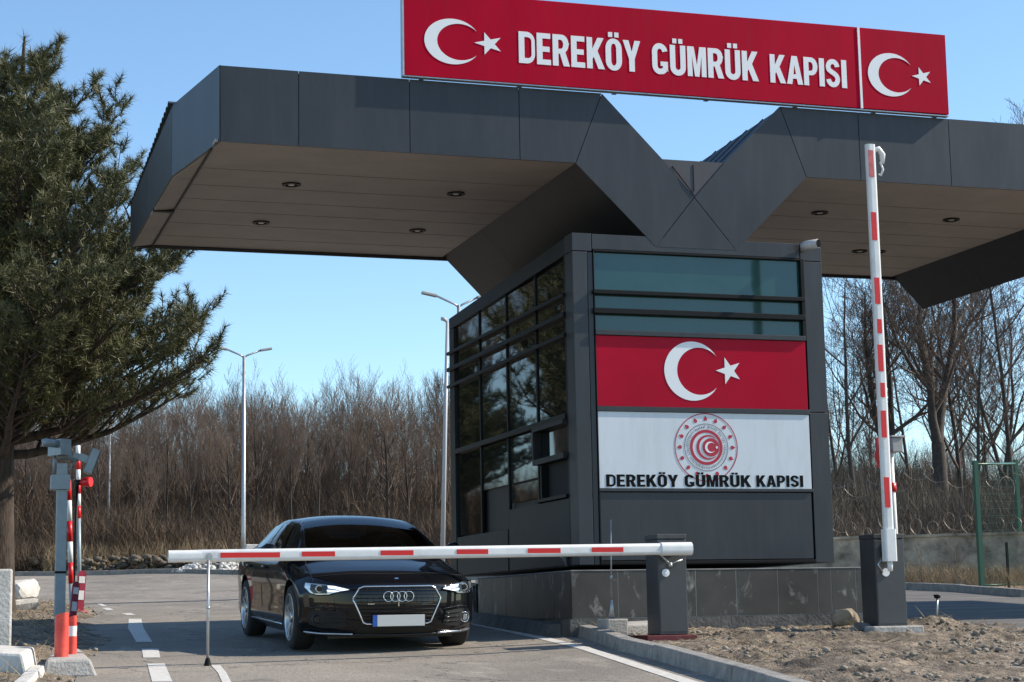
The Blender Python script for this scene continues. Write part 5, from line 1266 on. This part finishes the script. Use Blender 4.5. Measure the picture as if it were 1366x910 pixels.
# ------------------------------------------------------------------ left hand side: camera post, striped arms, bollards, delineators, concrete
t = thing('camera_post', (1.72, 24.0, -.02), 'grey steel post carrying two surveillance cameras at the left roadside', 'camera post')
px_, py_ = 1.68, 24.0; zb = G(px_, py_)
b = MB(); b.box(px_-.065, px_+.065, py_-.065, py_+.065, zb, 2.02); b.build('post', M_pole, t, bevel=.008)
b = MB(); b.box(px_-.11, px_+.11, py_-.11, py_+.11, zb, zb+.02); b.build('foot_plate', M_steel, t)
b = MB(); b.box(px_-.04, px_+.20, py_-.10, py_+.12, 1.79, 1.98); b.build('junction_box', M_pole, t, bevel=.006)
b = MB(); b.tube([(px_+.0,py_,2.0),(px_+.0,py_,2.26)], .022, 8); b.tube([(px_,py_-.03,2.2),(px_+.1,py_-.05,2.02),(px_+.2,py_-.05,2.06),(px_+.24,py_,2.15)], .012, 6); b.build('bracket', M_pole, t)
b = MB(); b.box(px_-.02,px_+.13,py_-.25,py_+.05,2.22,2.42, rz=.5); b.tube([(px_+.02,py_-.2,2.36),(px_-.13,py_-.26,2.37),(px_-.17,py_-.26,2.36)], [.05,.055,.05], 12); b.build('dome_camera', M_pole, t)
b = MB(); b.tube([(px_+.05,py_-.02,2.20),(px_+.16,py_-.02,2.23),(px_+.30,py_-.03,2.17)], [.03,.055,.035], 10); b.build('bracket', M_pole, t)
b = MB(); MM = Matrix.Translation((px_+.46, py_-.05, 2.15))@Matrix.Rotation(math.radians(20), 4, 'Y')
b.box(-.05,.05,-.12,.10,-.16,.16, M=MM); b.build('floodlight', M_pole, t, bevel=.006)
b = MB(); b.box(-.17,-.05,-.06,.06,-.04,.05, M=MM); b.box(-.24,-.16,-.03,.03,-.03,.04, M=MM); b.build('floodlight_bracket', M_pole, t)
b = MB(); b.box(.052,.062,-.11,.09,-.15,.15, M=MM); b.build('floodlight_glass', M_lens, t)
for ch in t.children:
    if ch.name.split('.')[0] not in ('post', 'foot_plate'): ch.location += Vector((-.10, 0, -.11))
t2 = MB(); t2.box(px_-.07,px_+.07,py_-.072,py_+.072,.62,.65); t2.build('strap', M_frame, t)
def striped(name, a, c, rad, n, label, cols=(1,0), base=None, sq=False):
    t = thing(name, tuple(a), label, 'barrier arm'); a = Vector(a); c = Vector(c); 
    for i in range(n):
        p, q = a.lerp(c, i/n), a.lerp(c, (i+1)/n); b = MB(); b.tube([p, q], rad, 10)
        b.build('red_band' if i % 2 == cols[0] else 'white_band', M_stred if i % 2 == cols[0] else M_barw, t)
    if base:
        b = MB(); b.tube([Vector(base), a], rad*.9, 8); b.build('base_section', M_pole, t)
    return t
striped('striped_arm', (1.905,25.2,.52), (1.85,25.2,1.90), .035, 5, 'raised red and white striped barrier arm right behind the grey camera post', cols=(0,1), base=(1.925,25.2,-.02))
striped('striped_arm', (3.16,40,2.20), (3.12,40,3.75), .05, 6, 'farther red and white striped arm on a teal base behind the camera post', cols=(0,0), base=(3.20,40,G(3.2,40)))
t = thing('red_signal_lamp', (2.38,27.0,2.1), 'round red signal lamp below the floodlight of the camera post', 'signal lamp')
b = MB(); b.tube([(2.30,27.0,2.10),(2.39,26.93,2.10),(2.42,26.91,2.10)], [.055,.075,.07], 16); b.build('lamp', M_stred, t)
b = MB(); b.box(2.22,2.32,27.0,27.06,2.06,2.14); b.tube([(2.24,27.03,2.1),(2.20,27.05,G(2.2,27)+0)], .02, 6); b.build('bracket', M_frame, t)
t.location += Vector((-.13, 0, -.10))
def board(x, y, h, wdt, label, lean, rz):
    z = G(x, y)+.02; t = thing('delineator', (x, y, z), label, 'delineator', 'road delineator boards'); MM = Matrix.Translation((x,y,z))@Matrix.Rotation(rz,4,'Z')@Matrix.Rotation(lean,4,'Y')
    lp = [(-wdt/2,0),(wdt/2,0),(wdt/2,h-.06)]+arc(0,h-.06,wdt/2,.06,0,180,8)[1:]
    b = MB(); b.prism([MM@Vector((px,-.012,pz)) for px,pz in lp],[MM@Vector((px,.012,pz)) for px,pz in lp]); b.build('board', M_stdel, t)
    for z0, z1 in ((.30*h,.52*h),(.70*h,.86*h)): b = MB(); b.box(-wdt*.38,wdt*.38,-.016,-.0125,z0,z1, M=MM); b.build('white_band', M_barw, t)
    b = MB(); b.tube([MM@Vector((0,0,.03)), MM@Vector((0,0,-.0))], [.10,.13], 14); b.build('foot', M_stdel, t); return t
M_stdel = mat('faded_crimson_plastic', (.30,.02,.05), .5, 0, var=.25, vscale=8)
board(2.26, 28.2, .62, .12, 'crimson delineator board with pale bands standing behind the bollards, farther one', .06, .2)
board(1.88, 24.6, .55, .10, 'crimson delineator board just behind the red bollards, nearer one', .10, .5)
M_boll = mat('scuffed_red_orange_plastic', (.60,.045,.03), .42, 0, col2=(.72,.10,.07), vscale=5, bump=.2, bscale=12)
def bollard(x, y, rad, h, label, white):
    z = G(x, y)+.10; t = thing('bollard', (x, y, z), label, 'bollard', 'red plastic bollards on the verge kerb'); n = 28
    b = MB(); b.smooth = True; rows = []
    for k in range(9):
        q = k/8; zz = z+h*q
        for i in range(n):
            a = 2*PI*i/n; dent = 1-.16*math.exp(-((a-4.4)/.5)**2)*sm(.2,.9,q)+.02*math.sin(3*a+q*4); rd = rad*(1.0+.04*(1-q))*dent; b.v.append((x+rd*math.cos(a), y+rd*math.sin(a), zz+(.02*math.cos(a+1) if k == 8 else 0)))
    for k in range(8):
        for i in range(n): b.f.append([k*n+i, k*n+(i+1)%n, (k+1)*n+(i+1)%n, (k+1)*n+i]); b.m.append(0); b.sm.append(True)
    b.build('shell', M_boll, t)
    b = MB(); b.tube([(x,y,z+h-.02),(x,y,z+h-.03)], rad*.92, 20); b.build('top_cap', M_boll, t); b = MB(); b.tube([(x,y,z-.01),(x,y,z+.015)], rad*1.12, 24); b.build('base_ring', M_boll, t)
    if white: b = MB(); b.tube([(x,y,z+h*.55),(x,y,z+h*.80)], rad*1.03, 28, cap=False); b.build('white_band', M_barw, t)
    return t
bollard(1.15, 16.15, .058, .39, 'dented salmon red bollard on the verge kerb, the nearer of two', False)
bollard(1.26, 16.45, .040, .35, 'red bollard with a white reflective band, behind the dented one', True)
b = MB(); b.prism([(.98,15.75,-.45),(1.42,15.75,-.45),(1.46,17.25,-.40),(1.12,17.25,-.40)], [(1.0,15.78,-.30),(1.36,15.78,-.30),(1.38,17.2,-.23),(1.16,17.2,-.23)])
tag(b.build('concrete_pad', M_conc, None, loc=(1.2,16.4,-.4), bevel=.02), 'narrow concrete pad under the two red bollards', 'concrete pad')
b = MB(); b.box(.25,.80,17.5,17.85,-.40,.50); tag(b.build('concrete_barrier', M_concW, None, loc=(.55,17.6,-.4), bevel=.02), 'tall pale concrete barrier block cut by the left frame edge', 'concrete block')
b = MB(); b.prism([(.3,15.7,-.5),(.86,15.5,-.5),(.98,16.3,-.45),(.9,16.75,-.42),(.3,16.9,-.42)], [(.3,15.75,-.20),(.80,15.55,-.24),(.93,16.3,-.19),(.86,16.7,-.20),(.3,16.85,-.14)])
tag(b.build('broken_slab', M_concW, None, loc=(.6,16.2,-.4), bevel=.025), 'broken pale concrete slab in the bottom left corner', 'concrete slab')
for i, (x, y, s, lab) in enumerate(((1.35,28.5,(.42,.25,.16),'pale concrete lump on the verge left of the camera post'), (1.8,36,(.5,.3,.25),'white concrete lump farther back on the left verge'), (1.35,38,(.35,.3,.35),'broken white concrete chunk with a red tip far behind the pine'))):
    boulder('concrete_lump', (x, y, G(x,y)+s[2]*.6), s, M_concW, lab, 'concrete lump', 3.1+i)
# behind the far kerb: low stone bank, rubble heap, concrete block
b = MB(); rq = random.Random(4)
V = []; F = []
for i in range(420):
    q = rq.random(); a, c = Vector((2.6,58.2)), Vector((8.4,53.2)); p = a.lerp(c, q)+Vector((rq.uniform(-.1,.5), rq.uniform(0,.6))); k = len(V)
    V += rock_np(rq, (p.x, p.y, G(p.x,p.y)+rq.uniform(0,.48)), rq.uniform(.06,.20), .55); F += [tuple(j+k for j in t_) for t_ in ICOF]
tag(fastmesh('stone_bank', V, F, mat('mossy_bank_stone', (.06,.05,.038), .95, 0, col2=(.17,.14,.105), vscale=3, bump=.6, bscale=10)), 'low dark stone bank behind the far kerb at the foot of the wood', 'stone bank')
V = []; F = []
for i in range(900):
    a = rq.uniform(0, 6.28); q = rq.random()**.6; x, y = 8.3+1.5*q*math.cos(a), 52.6+1.2*q*math.sin(a); k = len(V)
    V += rock_np(rq, (x, y, G(x,y)+.55*(1-q)*rq.random()**.4+.05), rq.uniform(.04,.10), .8); F += [tuple(j+k for j in t_) for t_ in ICOF]
tag(fastmesh('rubble_heap', V, F, M_concW), 'heap of pale rubble behind the far kerb left of the street lamp', 'rubble heap')
b = MB(); b.box(8.9,9.75,52.9,53.4,G(9,53),2.15); tag(b.build('concrete_block', M_concW, None, loc=(9.3,53,1.3), bevel=.03), 'pale concrete block at the foot of the twin armed street lamp', 'concrete block')
